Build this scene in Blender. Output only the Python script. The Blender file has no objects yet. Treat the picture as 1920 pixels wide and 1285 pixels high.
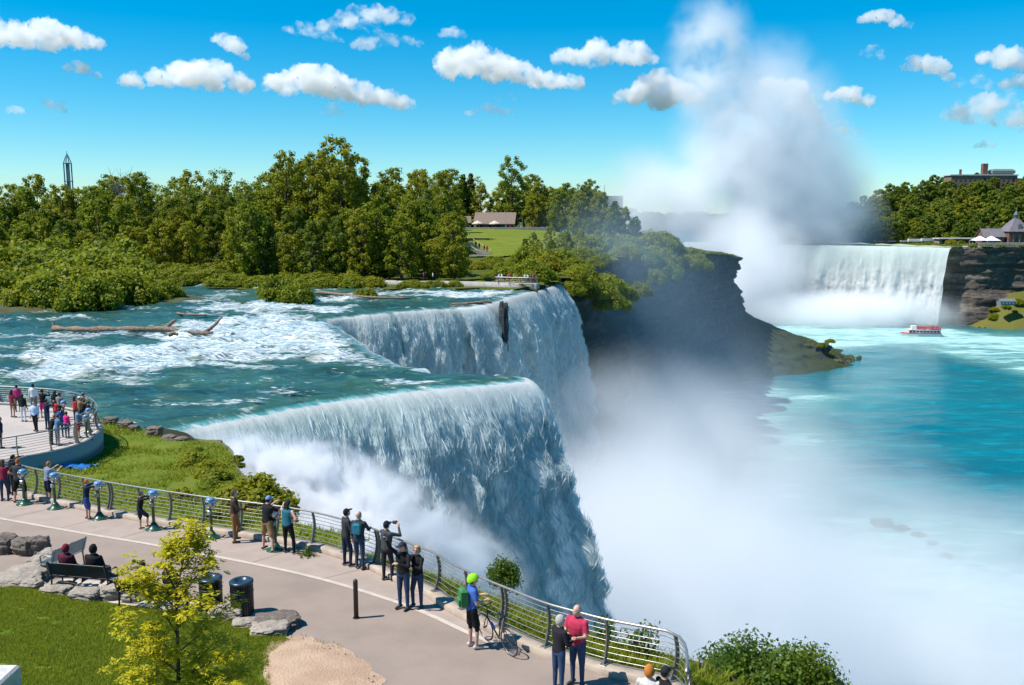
import bpy, bmesh, math, random
import numpy as np
from mathutils import Vector, Matrix

# ------------------------------------------------------------------ camera, sky, sun, exposure
SC = bpy.context.scene
COL = SC.collection
F = 1700.0                      # focal length in pixels of the 1920 wide photograph
PITCH = math.atan((642.5 - 400) / F)
CZ = 14.0                       # the camera stands 14 m above the upper river
camd = bpy.data.cameras.new('camera')
cam = bpy.data.objects.new('camera', camd); COL.objects.link(cam)
cam.location = (0, 0, CZ); cam.rotation_euler = (math.radians(90) - PITCH, 0, 0)
camd.sensor_width = 36.0; camd.lens = 36.0 * F / 1920.0
camd.clip_start = 0.1; camd.clip_end = 60000
SC.camera = cam

SUN_EL = math.radians(57)
TO_SUN = Vector((-math.cos(SUN_EL) * 0.97, -0.24 * math.cos(SUN_EL), math.sin(SUN_EL)))
w = bpy.data.worlds.new('World'); SC.world = w; w.use_nodes = True
wn = w.node_tree; wn.nodes.clear()
sky = wn.nodes.new('ShaderNodeTexSky'); sky.sky_type = 'NISHITA'; sky.sun_disc = False
sky.sun_elevation = SUN_EL
sky.sun_rotation = math.atan2(TO_SUN.x, TO_SUN.y)
sky.altitude = 200; sky.air_density = 1.0; sky.dust_density = 0.0; sky.ozone_density = 3.0
hs = wn.nodes.new('ShaderNodeHueSaturation'); hs.inputs['Saturation'].default_value = 1.38; hs.inputs['Hue'].default_value = 0.489
bg = wn.nodes.new('ShaderNodeBackground'); bg.inputs['Strength'].default_value = 0.094
wo = wn.nodes.new('ShaderNodeOutputWorld')
tn = wn.nodes.new('ShaderNodeMix'); tn.data_type = 'RGBA'; tn.blend_type = 'MULTIPLY'; tn.inputs[0].default_value = 1.0; tn.inputs[7].default_value = (.72, .92, 1.05, 1)   # clear, deep blue air
wn.links.new(sky.outputs[0], tn.inputs[6]); wn.links.new(tn.outputs[2], hs.inputs['Color']); wn.links.new(hs.outputs[0], bg.inputs[0]); wn.links.new(bg.outputs[0], wo.inputs[0])
sund = bpy.data.lights.new('sun', 'SUN'); sund.energy = 5.0; sund.angle = math.radians(0.53); sund.color = (1.0, 0.95, 0.87)
sun = bpy.data.objects.new('sun', sund); COL.objects.link(sun)
sun.rotation_euler = TO_SUN.to_track_quat('Z', 'Y').to_euler(); sun.location = (-60, 0, 120)
vs = SC.view_settings; vs.view_transform = 'Standard'; vs.look = 'None'; vs.exposure = 0.55; vs.gamma = 1.0; vs.use_curve_mapping = False
cy = SC.cycles
cy.use_denoising = True
cy.max_bounces = 10; cy.diffuse_bounces = 2; cy.glossy_bounces = 2; cy.transmission_bounces = 3; cy.volume_bounces = 8; cy.transparent_max_bounces = 12
cy.volume_step_rate = 1.0; cy.volume_max_steps = 96
cy.caustics_reflective = False; cy.caustics_refractive = False
cy.sample_clamp_indirect = 4.0

# ------------------------------------------------------------------ where a pixel of the photograph meets a surface
CP, SP = math.cos(PITCH), math.sin(PITCH)
def ray(px, py):
    x = (px - 960) / F; y = -(py - 642.5) / F
    return np.array([x, CP + y * SP, -SP + y * CP])
def P(px, py, d):                       # on the vertical plane d metres ahead
    r = ray(px, py); q = r / r[1] * d; q[2] += CZ; return q
def W(px, py, z=0.0):                   # on the level z
    r = ray(px, py); t = (z - CZ) / r[2]; q = r * t; q[2] = z; return q
G0, GS = 5.3, 0.077
def gz(y): return G0 - GS * y           # the promenade slopes gently away
def G(px, py, up=0.0):                  # on the promenade
    r = ray(px, py); t = (G0 + up - CZ) / (r[2] + GS * r[1]); q = r * t; q[2] += CZ; return q

# ------------------------------------------------------------------ numpy noise
def _h(ix, iy, iz, seed):
    n = (ix * 374761393 + iy * 668265263 + iz * 2147483647 + seed * 1274126177) & 0xFFFFFFFF
    n = ((n ^ (n >> 13)) * 1274126177) & 0xFFFFFFFF
    n = ((n ^ (n >> 16)) * 2246822519) & 0xFFFFFFFF
    return ((n ^ (n >> 15)) & 0xFFFFFF) / float(0xFFFFFF)
def vnoise(p, seed=0):
    p = np.asarray(p, float); i = np.floor(p).astype(np.int64); f = p - i
    u = f * f * f * (f * (f * 6 - 15) + 10)
    r = 0
    for dx in (0, 1):
        for dy in (0, 1):
            for dz in (0, 1):
                wgt = (u[:, 0] if dx else 1 - u[:, 0]) * (u[:, 1] if dy else 1 - u[:, 1]) * (u[:, 2] if dz else 1 - u[:, 2])
                r = r + wgt * _h(i[:, 0] + dx, i[:, 1] + dy, i[:, 2] + dz, seed)
    return r
def fbm(p, octv=4, seed=0, gain=0.5):
    p = np.asarray(p, float); a, s, t = 1.0, 0.0, 0.0
    for o in range(octv):
        s = s + a * vnoise(p, seed + o * 17); t += a; a *= gain; p = p * 2.03 + 11.3
    return s / t
def sstep(a, b, x):
    t = np.clip((x - a) / (b - a), 0, 1); return t * t * (3 - 2 * t)
def xyz(x, y, z=0.0):
    x = np.asarray(x, float); return np.stack([x, np.asarray(y, float) + 0 * x, z + 0 * x], 1)

# ------------------------------------------------------------------ meshes
def fastmesh(name, v, f, smooth=False):
    v = np.asarray(v, np.float32); f = np.asarray(f, np.int32); k = f.shape[1]
    me = bpy.data.meshes.new(name)
    me.vertices.add(len(v)); me.vertices.foreach_set('co', v.ravel())
    me.loops.add(f.size); me.loops.foreach_set('vertex_index', f.ravel())
    me.polygons.add(len(f)); me.polygons.foreach_set('loop_start', np.arange(0, f.size, k, dtype=np.int32))
    if smooth: me.polygons.foreach_set('use_smooth', np.ones(len(f), bool))
    me.update(calc_edges=True); me.validate()
    return me
def attr(me, name, vals):
    a = me.attributes.new(name, 'FLOAT', 'POINT'); a.data.foreach_set('value', np.asarray(vals, np.float32))
def link(name, me, mat=None, parent=None, loc=None):
    o = bpy.data.objects.new(name, me); COL.objects.link(o)
    if mat is not None and me is not None:
        for m in (mat if isinstance(mat, (list, tuple)) else [mat]): me.materials.append(m)
    if parent is not None: o.parent = parent
    if loc is not None: o.location = loc
    return o
def tag(o, label=None, cat=None, group=None, kind=None):
    if label: o['label'] = label
    if cat: o['category'] = cat
    if group: o['group'] = group
    if kind: o['kind'] = kind
    return o
def thing(name, label, cat, loc=(0, 0, 0), rz=0.0, group=None):
    o = bpy.data.objects.new(name, None); COL.objects.link(o); o.location = loc; o.rotation_euler = (0, 0, rz)
    o.empty_display_size = 0.2
    return tag(o, label, cat, group)
def struct(o, label=None):
    return tag(o, label, None, None, 'structure')
def copy_tree(o, parent=None):
    c = o.copy(); COL.objects.link(c); c.parent = parent
    for ch in list(o.children): copy_tree(ch, c)
    return c

class MB:                                # collects shapes; build() links them as one mesh object
    def __init__(s): s.v = []; s.f = []
    def add(s, v, f):
        n = len(s.v); s.v += [tuple(map(float, q)) for q in v]; s.f += [tuple(i + n for i in q) for q in f]; return s
    def box(s, c, d, rz=0.0, bev=0.0, M=None):
        x, y, z = d[0] / 2, d[1] / 2, d[2] / 2
        if bev:
            b = min(bev, x * .9, y * .9, z * .9); vv = []; ff = []
            for zz, ix in ((-z, b), (-z + b, 0), (z - b, 0), (z, b)):
                for (sx, sy) in ((-1, -1), (1, -1), (1, 1), (-1, 1)): vv.append((sx * (x - ix), sy * (y - ix), zz))
            for k in range(3):
                for j in range(4): ff.append((k * 4 + j, k * 4 + (j + 1) % 4, k * 4 + 4 + (j + 1) % 4, k * 4 + 4 + j))
            ff += [(3, 2, 1, 0), (12, 13, 14, 15)]
        else:
            vv = [(sx * x, sy * y, sz * z) for sz in (-1, 1) for (sx, sy) in ((-1, -1), (1, -1), (1, 1), (-1, 1))]
            ff = [(3, 2, 1, 0), (4, 5, 6, 7)] + [(j, (j + 1) % 4, 4 + (j + 1) % 4, 4 + j) for j in range(4)]
        ca, sa = math.cos(rz), math.sin(rz)
        vv = [(c[0] + a * ca - b_ * sa, c[1] + a * sa + b_ * ca, c[2] + q) for a, b_, q in vv]
        if M is not None: vv = [tuple(M @ Vector(q)) for q in vv]
        return s.add(vv, ff)
    def tube(s, pts, r, seg=8, cap=True, closed=False, flat=None):
        pts = [Vector(q) for q in pts]; n = len(pts)
        rr = r if isinstance(r, (list, tuple, np.ndarray)) else [r] * n
        vv, ff = [], []; up = None
        for i in range(n):
            a = pts[(i - 1) % n] if (closed or i > 0) else pts[i]; b = pts[(i + 1) % n] if (closed or i < n - 1) else pts[i]
            t = (b - a); t = t.normalized() if t.length > 1e-9 else Vector((0, 0, 1))
            if up is None: up = Vector((0, 0, 1)) if abs(t.z) < .9 else Vector((0, 1, 0))
            e1 = (up - t * up.dot(t))
            e1 = e1.normalized() if e1.length > 1e-6 else t.orthogonal().normalized()
            up = e1; e2 = t.cross(e1)
            for k in range(seg):
                an = 2 * math.pi * k / seg
                q = pts[i] + (e1 * math.cos(an) + e2 * math.sin(an) * (flat or 1.0)) * rr[i]; vv.append(q)
        m = n if closed else n - 1
        for i in range(m):
            for k in range(seg):
                a = i * seg + k; b = i * seg + (k + 1) % seg; i2 = (i + 1) % n
                ff.append((a, b, i2 * seg + (k + 1) % seg, i2 * seg + k))
        if cap and not closed: ff += [tuple(range(seg - 1, -1, -1)), tuple(range((n - 1) * seg, n * seg))]
        return s.add(vv, ff)
    def lathe(s, prof, c=(0, 0, 0), seg=16, M=None):
        vv, ff = [], []
        for r, z in prof:
            for k in range(seg):
                a = 2 * math.pi * k / seg; vv.append((c[0] + r * math.cos(a), c[1] + r * math.sin(a), c[2] + z))
        for i in range(len(prof) - 1):
            for k in range(seg): ff.append((i * seg + k, i * seg + (k + 1) % seg, (i + 1) * seg + (k + 1) % seg, (i + 1) * seg + k))
        ff += [tuple(range(seg - 1, -1, -1)), tuple(range((len(prof) - 1) * seg, len(prof) * seg))]
        if M is not None: vv = [tuple(M @ Vector(q)) for q in vv]
        return s.add(vv, ff)
    def ball(s, c, r, seg=10, rings=6, M=None):
        r = r if isinstance(r, (tuple, list)) else (r, r, r); vv, ff = [], []
        for i in range(rings + 1):
            t = math.pi * i / rings; t = min(max(t, .02), math.pi - .02)
            for k in range(seg):
                a = 2 * math.pi * k / seg
                vv.append((c[0] + r[0] * math.sin(t) * math.cos(a), c[1] + r[1] * math.sin(t) * math.sin(a), c[2] - r[2] * math.cos(t)))
        for i in range(rings):
            for k in range(seg): ff.append((i * seg + k, i * seg + (k + 1) % seg, (i + 1) * seg + (k + 1) % seg, (i + 1) * seg + k))
        ff += [tuple(range(seg - 1, -1, -1)), tuple(range(rings * seg, (rings + 1) * seg))]
        if M is not None: vv = [tuple(M @ Vector(q)) for q in vv]
        return s.add(vv, ff)
    def mesh(s, name, smooth=False):
        me = bpy.data.meshes.new(name); me.from_pydata(s.v, [], s.f); me.update()
        if smooth: me.polygons.foreach_set('use_smooth', np.ones(len(me.polygons), bool))
        return me
    def build(s, name, mat, parent=None, smooth=False, loc=None):
        return link(name, s.mesh(name, smooth), mat, parent, loc)

def spline(pts, n, closed=False):        # Catmull-Rom through the points, evenly respaced
    p = np.asarray(pts, float)
    if closed: q = np.vstack([p[-1:], p, p[:2]])
    else: q = np.vstack([2 * p[0] - p[1], p, 2 * p[-1] - p[-2]])
    out = []
    for i in range(1, len(q) - 2):
        t = np.linspace(0, 1, 24, endpoint=False)[:, None]
        a, b, c, d = q[i - 1], q[i], q[i + 1], q[i + 2]
        out.append(.5 * (2 * b + (c - a) * t + (2 * a - 5 * b + 4 * c - d) * t ** 2 + (3 * b - a - 3 * c + d) * t ** 3))
    out.append(q[-2][None]); o = np.vstack(out)
    L = np.r_[0, np.cumsum(np.linalg.norm(np.diff(o, axis=0), axis=1))]
    s = np.linspace(0, L[-1], n)
    return np.stack([np.interp(s, L, o[:, k]) for k in range(o.shape[1])], 1)
def inside(poly, x, y):
    poly = np.asarray(poly); r = np.zeros(len(x), bool); j = len(poly) - 1
    for i in range(len(poly)):
        xi, yi = poly[i][:2]; xj, yj = poly[j][:2]
        c = ((yi > y) != (yj > y)) & (x < (xj - xi) * (y - yi) / (yj - yi + 1e-12) + xi); r ^= c; j = i
    return r
def edgedist(poly, x, y, closed=True):
    poly = np.asarray(poly)[:, :2]; best = np.full(len(x), 1e9); n = len(poly)
    for i in range(n if closed else n - 1):
        a, b = poly[i], poly[(i + 1) % n]; ab = b - a
        t = np.clip(((x - a[0]) * ab[0] + (y - a[1]) * ab[1]) / (ab @ ab + 1e-12), 0, 1)
        best = np.minimum(best, np.hypot(x - a[0] - t * ab[0], y - a[1] - t * ab[1]))
    return best
def sdpoly(poly, x, y):                  # positive inside
    d = edgedist(poly, x, y); return np.where(inside(poly, x, y), d, -d)
def flatpoly(name, poly, zf, mat, cell=None, jitter=None):
    """a sheet over a plan polygon at height zf(x, y)"""
    bm = bmesh.new(); vs_ = [bm.verts.new((p[0], p[1], 0)) for p in poly]; bm.faces.new(vs_)
    bmesh.ops.triangulate(bm, faces=bm.faces[:])
    if cell:
        for _ in range(40):
            ed = [e for e in bm.edges if e.calc_length() > cell]
            if not ed: break
            bmesh.ops.subdivide_edges(bm, edges=ed, cuts=1); bmesh.ops.triangulate(bm, faces=[f for f in bm.faces if len(f.verts) > 3])
    me = bpy.data.meshes.new(name); bm.to_mesh(me); bm.free()
    n = len(me.vertices); co = np.zeros(n * 3); me.vertices.foreach_get('co', co); co = co.reshape(-1, 3)
    co[:, 2] = zf(co[:, 0], co[:, 1]); me.vertices.foreach_set('co', co.ravel()); me.update()
    nz = np.zeros(len(me.polygons) * 3); me.polygons.foreach_get('normal', nz)
    if nz.reshape(-1, 3)[:, 2].mean() < 0: me.flip_normals()
    return link(name, me, mat)
def strip(name, a, b, mat, zoff=0.0):    # ribbon between two plan polylines with heights
    a = np.asarray(a); b = np.asarray(b); n = len(a); v = np.vstack([a, b]); v[:, 2] += zoff
    f = [(i, i + 1, n + i + 1, n + i) for i in range(n - 1)]
    me = fastmesh(name, v, f); nz = np.zeros(len(me.polygons) * 3); me.polygons.foreach_get('normal', nz)
    if nz.reshape(-1, 3)[:, 2].mean() < 0: me.flip_normals()
    return link(name, me, mat)
def gridmesh(name, X, Y, Z, keep=None, smooth=True):
    ny, nx = X.shape; v = np.stack([X.ravel(), Y.ravel(), Z.ravel()], 1)
    i = np.arange(nx * ny).reshape(ny, nx)
    f = np.stack([i[:-1, :-1], i[:-1, 1:], i[1:, 1:], i[1:, :-1]], -1).reshape(-1, 4)
    if keep is not None:
        f = f[keep.ravel()[f].all(1)]
        u, inv = np.unique(f, return_inverse=True); v = v[u]; f = inv.reshape(-1, 4)
    else: u = np.arange(len(v))
    return fastmesh(name, v, f, smooth), u
def plane_offset(line, d):               # shift a plan polyline sideways (to the left of its direction)
    line = np.asarray(line, float); t = np.gradient(line[:, :2], axis=0); t /= np.linalg.norm(t, axis=1)[:, None] + 1e-9
    o = line.copy(); o[:, 0] += -t[:, 1] * d; o[:, 1] += t[:, 0] * d; return o

# ------------------------------------------------------------------ procedural materials
def ND(nt, typ, ins=None, **props):
    n = nt.nodes.new(typ)
    for k, v in props.items(): setattr(n, k, v)
    for k, v in (ins or {}).items():
        s = n.inputs[k]
        if isinstance(v, bpy.types.NodeSocket): nt.links.new(v, s)
        else: s.default_value = v
    return n
def newmat(name):
    m = bpy.data.materials.new(name); m.use_nodes = True; nt = m.node_tree; nt.nodes.clear()
    out = nt.nodes.new('ShaderNodeOutputMaterial'); return m, nt, out
def c4(c): return (c[0], c[1], c[2], 1.0)
def mixc(nt, fac, a, b, mode='MIX'):
    n = nt.nodes.new('ShaderNodeMix'); n.data_type = 'RGBA'; n.blend_type = mode
    for s, v in ((n.inputs[0], fac), (n.inputs[6], a), (n.inputs[7], b)):
        if isinstance(v, bpy.types.NodeSocket): nt.links.new(v, s)
        else: s.default_value = v if not isinstance(v, tuple) or len(v) == 4 else c4(v)
    return n.outputs[2]
def math_(nt, op, a, b=None, clamp=False):
    n = nt.nodes.new('ShaderNodeMath'); n.operation = op; n.use_clamp = clamp
    for i, v in enumerate((a, b)):
        if v is None: continue
        if isinstance(v, bpy.types.NodeSocket): nt.links.new(v, n.inputs[i])
        else: n.inputs[i].default_value = v
    return n.outputs[0]
def ramp(nt, fac, a, b, interp='SMOOTHSTEP'):
    n = nt.nodes.new('ShaderNodeMapRange'); n.interpolation_type = interp
    nt.links.new(fac, n.inputs[0]); n.inputs[1].default_value = a; n.inputs[2].default_value = b
    return n.outputs[0]
def coords(nt, kind='Object', scale=(1, 1, 1), loc=(0, 0, 0), rot=(0, 0, 0)):
    t = nt.nodes.new('ShaderNodeTexCoord')
    m = ND(nt, 'ShaderNodeMapping', {'Vector': t.outputs[kind], 'Scale': scale, 'Location': loc, 'Rotation': rot}); return m.outputs[0]
def noise(nt, vec, scale, detail=4, rough=0.55, dist=0.0):
    return ND(nt, 'ShaderNodeTexNoise', {'Vector': vec, 'Scale': scale, 'Detail': detail, 'Roughness': rough, 'Distortion': dist}).outputs[0]
def plain(name, col, rough=0.7, var=0.18, scale=6.0, bump=0.0, metal=0.0, col2=None, spec=0.5, bscale=None):
    """one colour with grain: noise pulls it towards col2 (or a darker tone)"""
    m, nt, out = newmat(name); v = coords(nt)
    n1 = noise(nt, v, scale, 5); c2 = col2 or tuple(x * (1 - var * 2) for x in col)
    cc = mixc(nt, ramp(nt, n1, .35, .7), col, c2)
    b = ND(nt, 'ShaderNodeBsdfPrincipled', {'Base Color': cc, 'Roughness': rough, 'Metallic': metal, 'Specular IOR Level': spec})
    if bump:
        bn = ND(nt, 'ShaderNodeBump', {'Height': noise(nt, v, bscale or scale * 4, 6), 'Strength': bump, 'Distance': 0.05}); nt.links.new(bn.outputs[0], b.inputs['Normal'])
    nt.links.new(b.outputs[0], out.inputs[0]); return m
def foliage(name, c1, c2, c3, trans=0.35):
    """leaves: each carries its own tint, each plant its own shade"""
    m, nt, out = newmat(name)
    a = ND(nt, 'ShaderNodeAttribute', attribute_name='tint').outputs['Fac']
    oi = nt.nodes.new('ShaderNodeObjectInfo').outputs['Random']
    c = mixc(nt, a, c1, c2); c = mixc(nt, ramp(nt, oi, .25, 1.0, 'LINEAR'), c, mixc(nt, a, tuple(x * .75 for x in c3), c3))
    d = ND(nt, 'ShaderNodeBsdfPrincipled', {'Base Color': c, 'Roughness': .55, 'Specular IOR Level': .25})
    t = ND(nt, 'ShaderNodeBsdfTranslucent', {'Color': mixc(nt, .5, c, (.30, .34, .02), 'MIX')})
    mx = ND(nt, 'ShaderNodeMixShader', {0: trans, 1: d.outputs[0], 2: t.outputs[0]}); nt.links.new(mx.outputs[0], out.inputs[0]); return m
def rockmat(name, c1, c2, c3, sc=1.0, moss=None, layers=0.0):
    m, nt, out = newmat(name); v = coords(nt)
    n1 = noise(nt, v, .35 * sc, 6, .6); n2 = noise(nt, v, 2.2 * sc, 6, .65)
    lv = coords(nt, scale=(.05 * sc, .05 * sc, 1.1 * sc)); n3 = noise(nt, lv, 1.0, 6, .7)
    c = mixc(nt, ramp(nt, n2, .35, .65), c1, c2); c = mixc(nt, ramp(nt, n1, .45, .7), c, c3)
    if layers: c = mixc(nt, math_(nt, 'MULTIPLY', ramp(nt, n3, .42, .6), layers), c, tuple(x * .55 for x in c1))
    if moss:
        g = ND(nt, 'ShaderNodeNewGeometry'); sx = ND(nt, 'ShaderNodeSeparateXYZ', {0: g.outputs['Normal']}).outputs[2]
        mk = ramp(nt, math_(nt, 'ADD', sx, math_(nt, 'MULTIPLY', math_(nt, 'SUBTRACT', n1, .5), 1.6)), .35, .75)
        c = mixc(nt, mk, c, moss)
    b = ND(nt, 'ShaderNodeBsdfPrincipled', {'Base Color': c, 'Roughness': .85, 'Specular IOR Level': .25})
    hh = math_(nt, 'ADD', n2, math_(nt, 'MULTIPLY', n3, layers * 1.5))
    bn = ND(nt, 'ShaderNodeBump', {'Height': hh, 'Strength': .7, 'Distance': .25 / sc}); nt.links.new(bn.outputs[0], b.inputs['Normal'])
    nt.links.new(b.outputs[0], out.inputs[0]); return m
def glow_free_metal(name, col, rough=.35): return plain(name, col, rough, .1, 9, 0, 1.0)
R = random.Random(7); NR = np.random.default_rng(11)
def remesh(me, voxel):
    o = bpy.data.objects.new('tmp', me); COL.objects.link(o); md = o.modifiers.new('r', 'REMESH'); md.mode = 'VOXEL'; md.voxel_size = voxel; md.use_smooth_shade = True
    dg = bpy.context.evaluated_depsgraph_get(); r = bpy.data.meshes.new_from_object(o.evaluated_get(dg)); bpy.data.objects.remove(o); return r
def displace(me, fn):
    n = len(me.vertices); co = np.zeros(n * 3); me.vertices.foreach_get('co', co); co = co.reshape(-1, 3); no = np.zeros(n * 3); me.vertices.foreach_get('normal', no); no = no.reshape(-1, 3)
    me.vertices.foreach_set('co', (co + no * fn(co)[:, None]).ravel()); me.update()
# ================================================================== WATER
def water_mat(name, deep, mid, foamc, fscale, stretch, rot, rough, bump, bdist, foam_lo=.34, foam_hi=.62):
    m, nt, out = newmat(name)
    fo = ND(nt, 'ShaderNodeAttribute', attribute_name='foam').outputs['Fac']
    gr = ND(nt, 'ShaderNodeAttribute', attribute_name='mint').outputs['Fac']
    v = coords(nt, scale=stretch, rot=rot)
    n1 = noise(nt, v, fscale, 8, .62, .6); n2 = noise(nt, v, fscale * 3.7, 6, .6, .3); n0 = noise(nt, v, fscale * .22, 4)
    nn = math_(nt, 'ADD', math_(nt, 'MULTIPLY', n1, .65), math_(nt, 'MULTIPLY', n2, .35))
    th = math_(nt, 'ADD', math_(nt, 'MULTIPLY', math_(nt, 'SUBTRACT', nn, .5), 1.5), fo)
    mk = ramp(nt, th, foam_lo, foam_hi)
    base = mixc(nt, ramp(nt, n0, .35, .65), deep, mid)
    base = mixc(nt, ramp(nt, n2, .45, .8), base, tuple(x * 1.7 for x in mid))
    base = mixc(nt, gr, base, (.33, .60, .54))
    fc = mixc(nt, ramp(nt, n2, .30, .62), (foamc[0] * .55, foamc[1] * .66, foamc[2] * .70), foamc)
    c = mixc(nt, mk, base, fc)
    ro = ND(nt, 'ShaderNodeMapRange', {0: mk, 3: rough, 4: .75}).outputs[0]
    b = ND(nt, 'ShaderNodeBsdfPrincipled', {'Base Color': c, 'Roughness': ro, 'IOR': 1.33, 'Specular IOR Level': .5})
    hgt = math_(nt, 'ADD', nn, math_(nt, 'MULTIPLY', mk, .25))
    bn = ND(nt, 'ShaderNodeBump', {'Height': hgt, 'Strength': bump, 'Distance': bdist}); nt.links.new(bn.outputs[0], b.inputs['Normal'])
    nt.links.new(b.outputs[0], out.inputs[0]); return m
M_RIVER = water_mat('river_water', (.013, .050, .048), (.032, .098, .082), (.56, .58, .58), .55, (.24, 1.0, 1.0), (0, 0, .18), .22, .8, .4, .34, .95)
M_GORGE = water_mat('gorge_water', (.001, .088, .125), (.003, .138, .170), (.36, .58, .58), .09, (.30, 1.0, 1.0), (0, 0, -.06), .24, .6, 1.1)
M_UPPER = water_mat('upper_water', (.005, .055, .080), (.01, .085, .10), (.8, .85, .86), .12, (.3, 1, 1), (0, 0, 0), .2, .6, .5)

def fall_mat(name, teal, deep, foamc, s):
    """falling water: white clots streaming down over glassy green; s is the size of a clot in metres"""
    m, nt, out = newmat(name)
    fo = ND(nt, 'ShaderNodeAttribute', attribute_name='foam').outputs['Fac']
    mint = ND(nt, 'ShaderNodeAttribute', attribute_name='mint').outputs['Fac']
    su = ND(nt, 'ShaderNodeAttribute', attribute_name='su').outputs['Fac']; sv = ND(nt, 'ShaderNodeAttribute', attribute_name='sv').outputs['Fac']
    so = ND(nt, 'ShaderNodeAttribute', attribute_name='so').outputs['Fac']
    def vec(a, b):
        return ND(nt, 'ShaderNodeCombineXYZ', {0: math_(nt, 'MULTIPLY', su, a), 1: math_(nt, 'MULTIPLY', sv, b), 2: math_(nt, 'MULTIPLY', so, .35)}).outputs[0]
    n1 = noise(nt, vec(1 / s, .38 / s), 1.0, 7, .62, .5); n2 = noise(nt, vec(3.4 / s, .75 / s), 1.0, 6, .65, .3); n3 = noise(nt, vec(.28 / s, .05 / s), 1.0, 3)
    nn = math_(nt, 'ADD', math_(nt, 'MULTIPLY', n1, .6), math_(nt, 'MULTIPLY', n2, .4))
    th = math_(nt, 'ADD', math_(nt, 'MULTIPLY', math_(nt, 'SUBTRACT', nn, .5), 1.7), fo)
    th = math_(nt, 'ADD', th, math_(nt, 'MULTIPLY', math_(nt, 'SUBTRACT', n3, .5), .5))
    mk = ramp(nt, th, .22, .72)
    base = mixc(nt, ramp(nt, n1, .35, .65), deep, teal); base = mixc(nt, mint, base, (.36, .62, .55)); lip = ND(nt, 'ShaderNodeAttribute', attribute_name='lip').outputs['Fac']; base = mixc(nt, lip, mixc(nt, n1, (.012, .055, .052), (.035, .115, .095)), base)
    c = mixc(nt, mk, base, mixc(nt, math_(nt, 'MULTIPLY', mint, .85), foamc, (.66, .90, .84)))
    b = ND(nt, 'ShaderNodeBsdfPrincipled', {'Base Color': c, 'Roughness': .55, 'IOR': 1.33, 'Specular IOR Level': .3})
    bn = ND(nt, 'ShaderNodeBump', {'Height': math_(nt, 'ADD', nn, math_(nt, 'MULTIPLY', mk, .3)), 'Strength': .55, 'Distance': .40 * s}); nt.links.new(bn.outputs[0], b.inputs['Normal'])
    tr = ND(nt, 'ShaderNodeBsdfTranslucent', {'Color': mixc(nt, mk, (.18, .58, .62), (.90, .97, .97)), 'Normal': bn.outputs[0]})
    mx = ND(nt, 'ShaderNodeMixShader', {0: math_(nt, 'MULTIPLY', lip, .62), 1: b.outputs[0], 2: tr.outputs[0]})
    nt.links.new(mx.outputs[0], out.inputs[0]); return m
M_FALL = fall_mat('falling_water', (.22, .62, .65), (.06, .42, .48), (.95, .99, .99), 1.05)
M_FALLF = fall_mat('falling_water_far', (.28, .52, .58), (.08, .24, .32), (.96, .98, .98), .9)
M_HORSE = fall_mat('falling_water_horseshoe', (.40, .66, .62), (.22, .50, .47), (.95, .97, .96), 4.0)

M_FLAKE, nt, out = newmat('spray_flake')
mx = ND(nt, 'ShaderNodeMixShader', {0: .5, 1: ND(nt, 'ShaderNodeBsdfDiffuse', {'Color': (.74, .82, .84, 1)}).outputs[0], 2: ND(nt, 'ShaderNodeBsdfTranslucent', {'Color': (.74, .84, .86, 1)}).outputs[0]}); nt.links.new(mx.outputs[0], out.inputs[0])
crest_px = [(332, 806), (350, 800), (450, 783), (600, 755), (700, 742), (800, 730), (900, 720), (960, 714), (985, 712), (978, 706), (930, 700), (860, 697), (790, 693), (745, 686), (700, 662), (655, 632), (618, 608), (606, 599), (640, 593), (700, 589), (770, 583), (850, 577), (905, 572), (925, 566), (955, 557), (1000, 545), (1035, 536), (1046, 531)]
CREST = np.array([W(px, py)[:2] for px, py in crest_px])
riv_poly = np.vstack([CREST, [(14, 205), (22, 340), (-230, 340), (-230, 30), (-46, 30), (-30, 52)]])
def pxpoly(pts, z=0.0): return np.array([W(a, b, z)[:2] for a, b in pts])
FOAM = [  # whitewater as it lies on the river: outline, edge softness (m), strength
    (pxpoly([(22, 678), (77, 660), (133, 652), (233, 656), (287, 650), (318, 650), (320, 634), (287, 628), (345, 607), (430, 600), (560, 592), (640, 600), (668, 640), (690, 664), (640, 672), (600, 664), (567, 664), (533, 671), (490, 668), (433, 684), (317, 694), (233, 704), (100, 708), (15, 709), (60, 694)]), 3.2, .95),
    (pxpoly([(330, 579), (440, 571), (520, 572), (600, 574), (660, 577), (640, 588), (560, 584), (440, 584), (360, 583)]), 2.2, .75),
    (pxpoly([(592, 562), (640, 553), (720, 549), (820, 547), (900, 550), (985, 547), (990, 556), (900, 560), (800, 556), (720, 556), (640, 563), (600, 570)]), 3.0, .62),
    (pxpoly([(380, 548), (500, 540), (470, 552), (400, 555)]), 4.0, .4),
    (pxpoly([(560, 668), (640, 664), (700, 672), (745, 690), (700, 690), (640, 678)]), 2.5, .55),
    (pxpoly([(280, 722), (430, 705), (560, 695), (620, 704), (600, 722), (500, 730), (380, 738), (290, 735)]), 5.0, .22),
    (pxpoly([(-120, 730), (0, 690), (90, 712), (110, 740), (0, 770), (-120, 780)]), 5.0, .24),
    (pxpoly([(190, 790), (240, 795), (300, 812), (345, 818), (330, 805), (270, 790), (210, 776)]), 1.5, .35),
    (pxpoly([(205, 500), (250, 508), (300, 530), (280, 536), (230, 515), (200, 507)]), 6.0, .55),
    (pxpoly([(620, 604), (700, 594), (800, 586), (900, 577), (930, 570), (900, 571), (780, 580), (640, 592)]), 1.6, .42),
]
ys = [44.0]
while ys[-1] < 338: ys.append(ys[-1] + max(.27, ys[-1] ** 2 / 21000.0))
ys = np.array(ys); xs = np.arange(-175, 16, .48)
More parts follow.
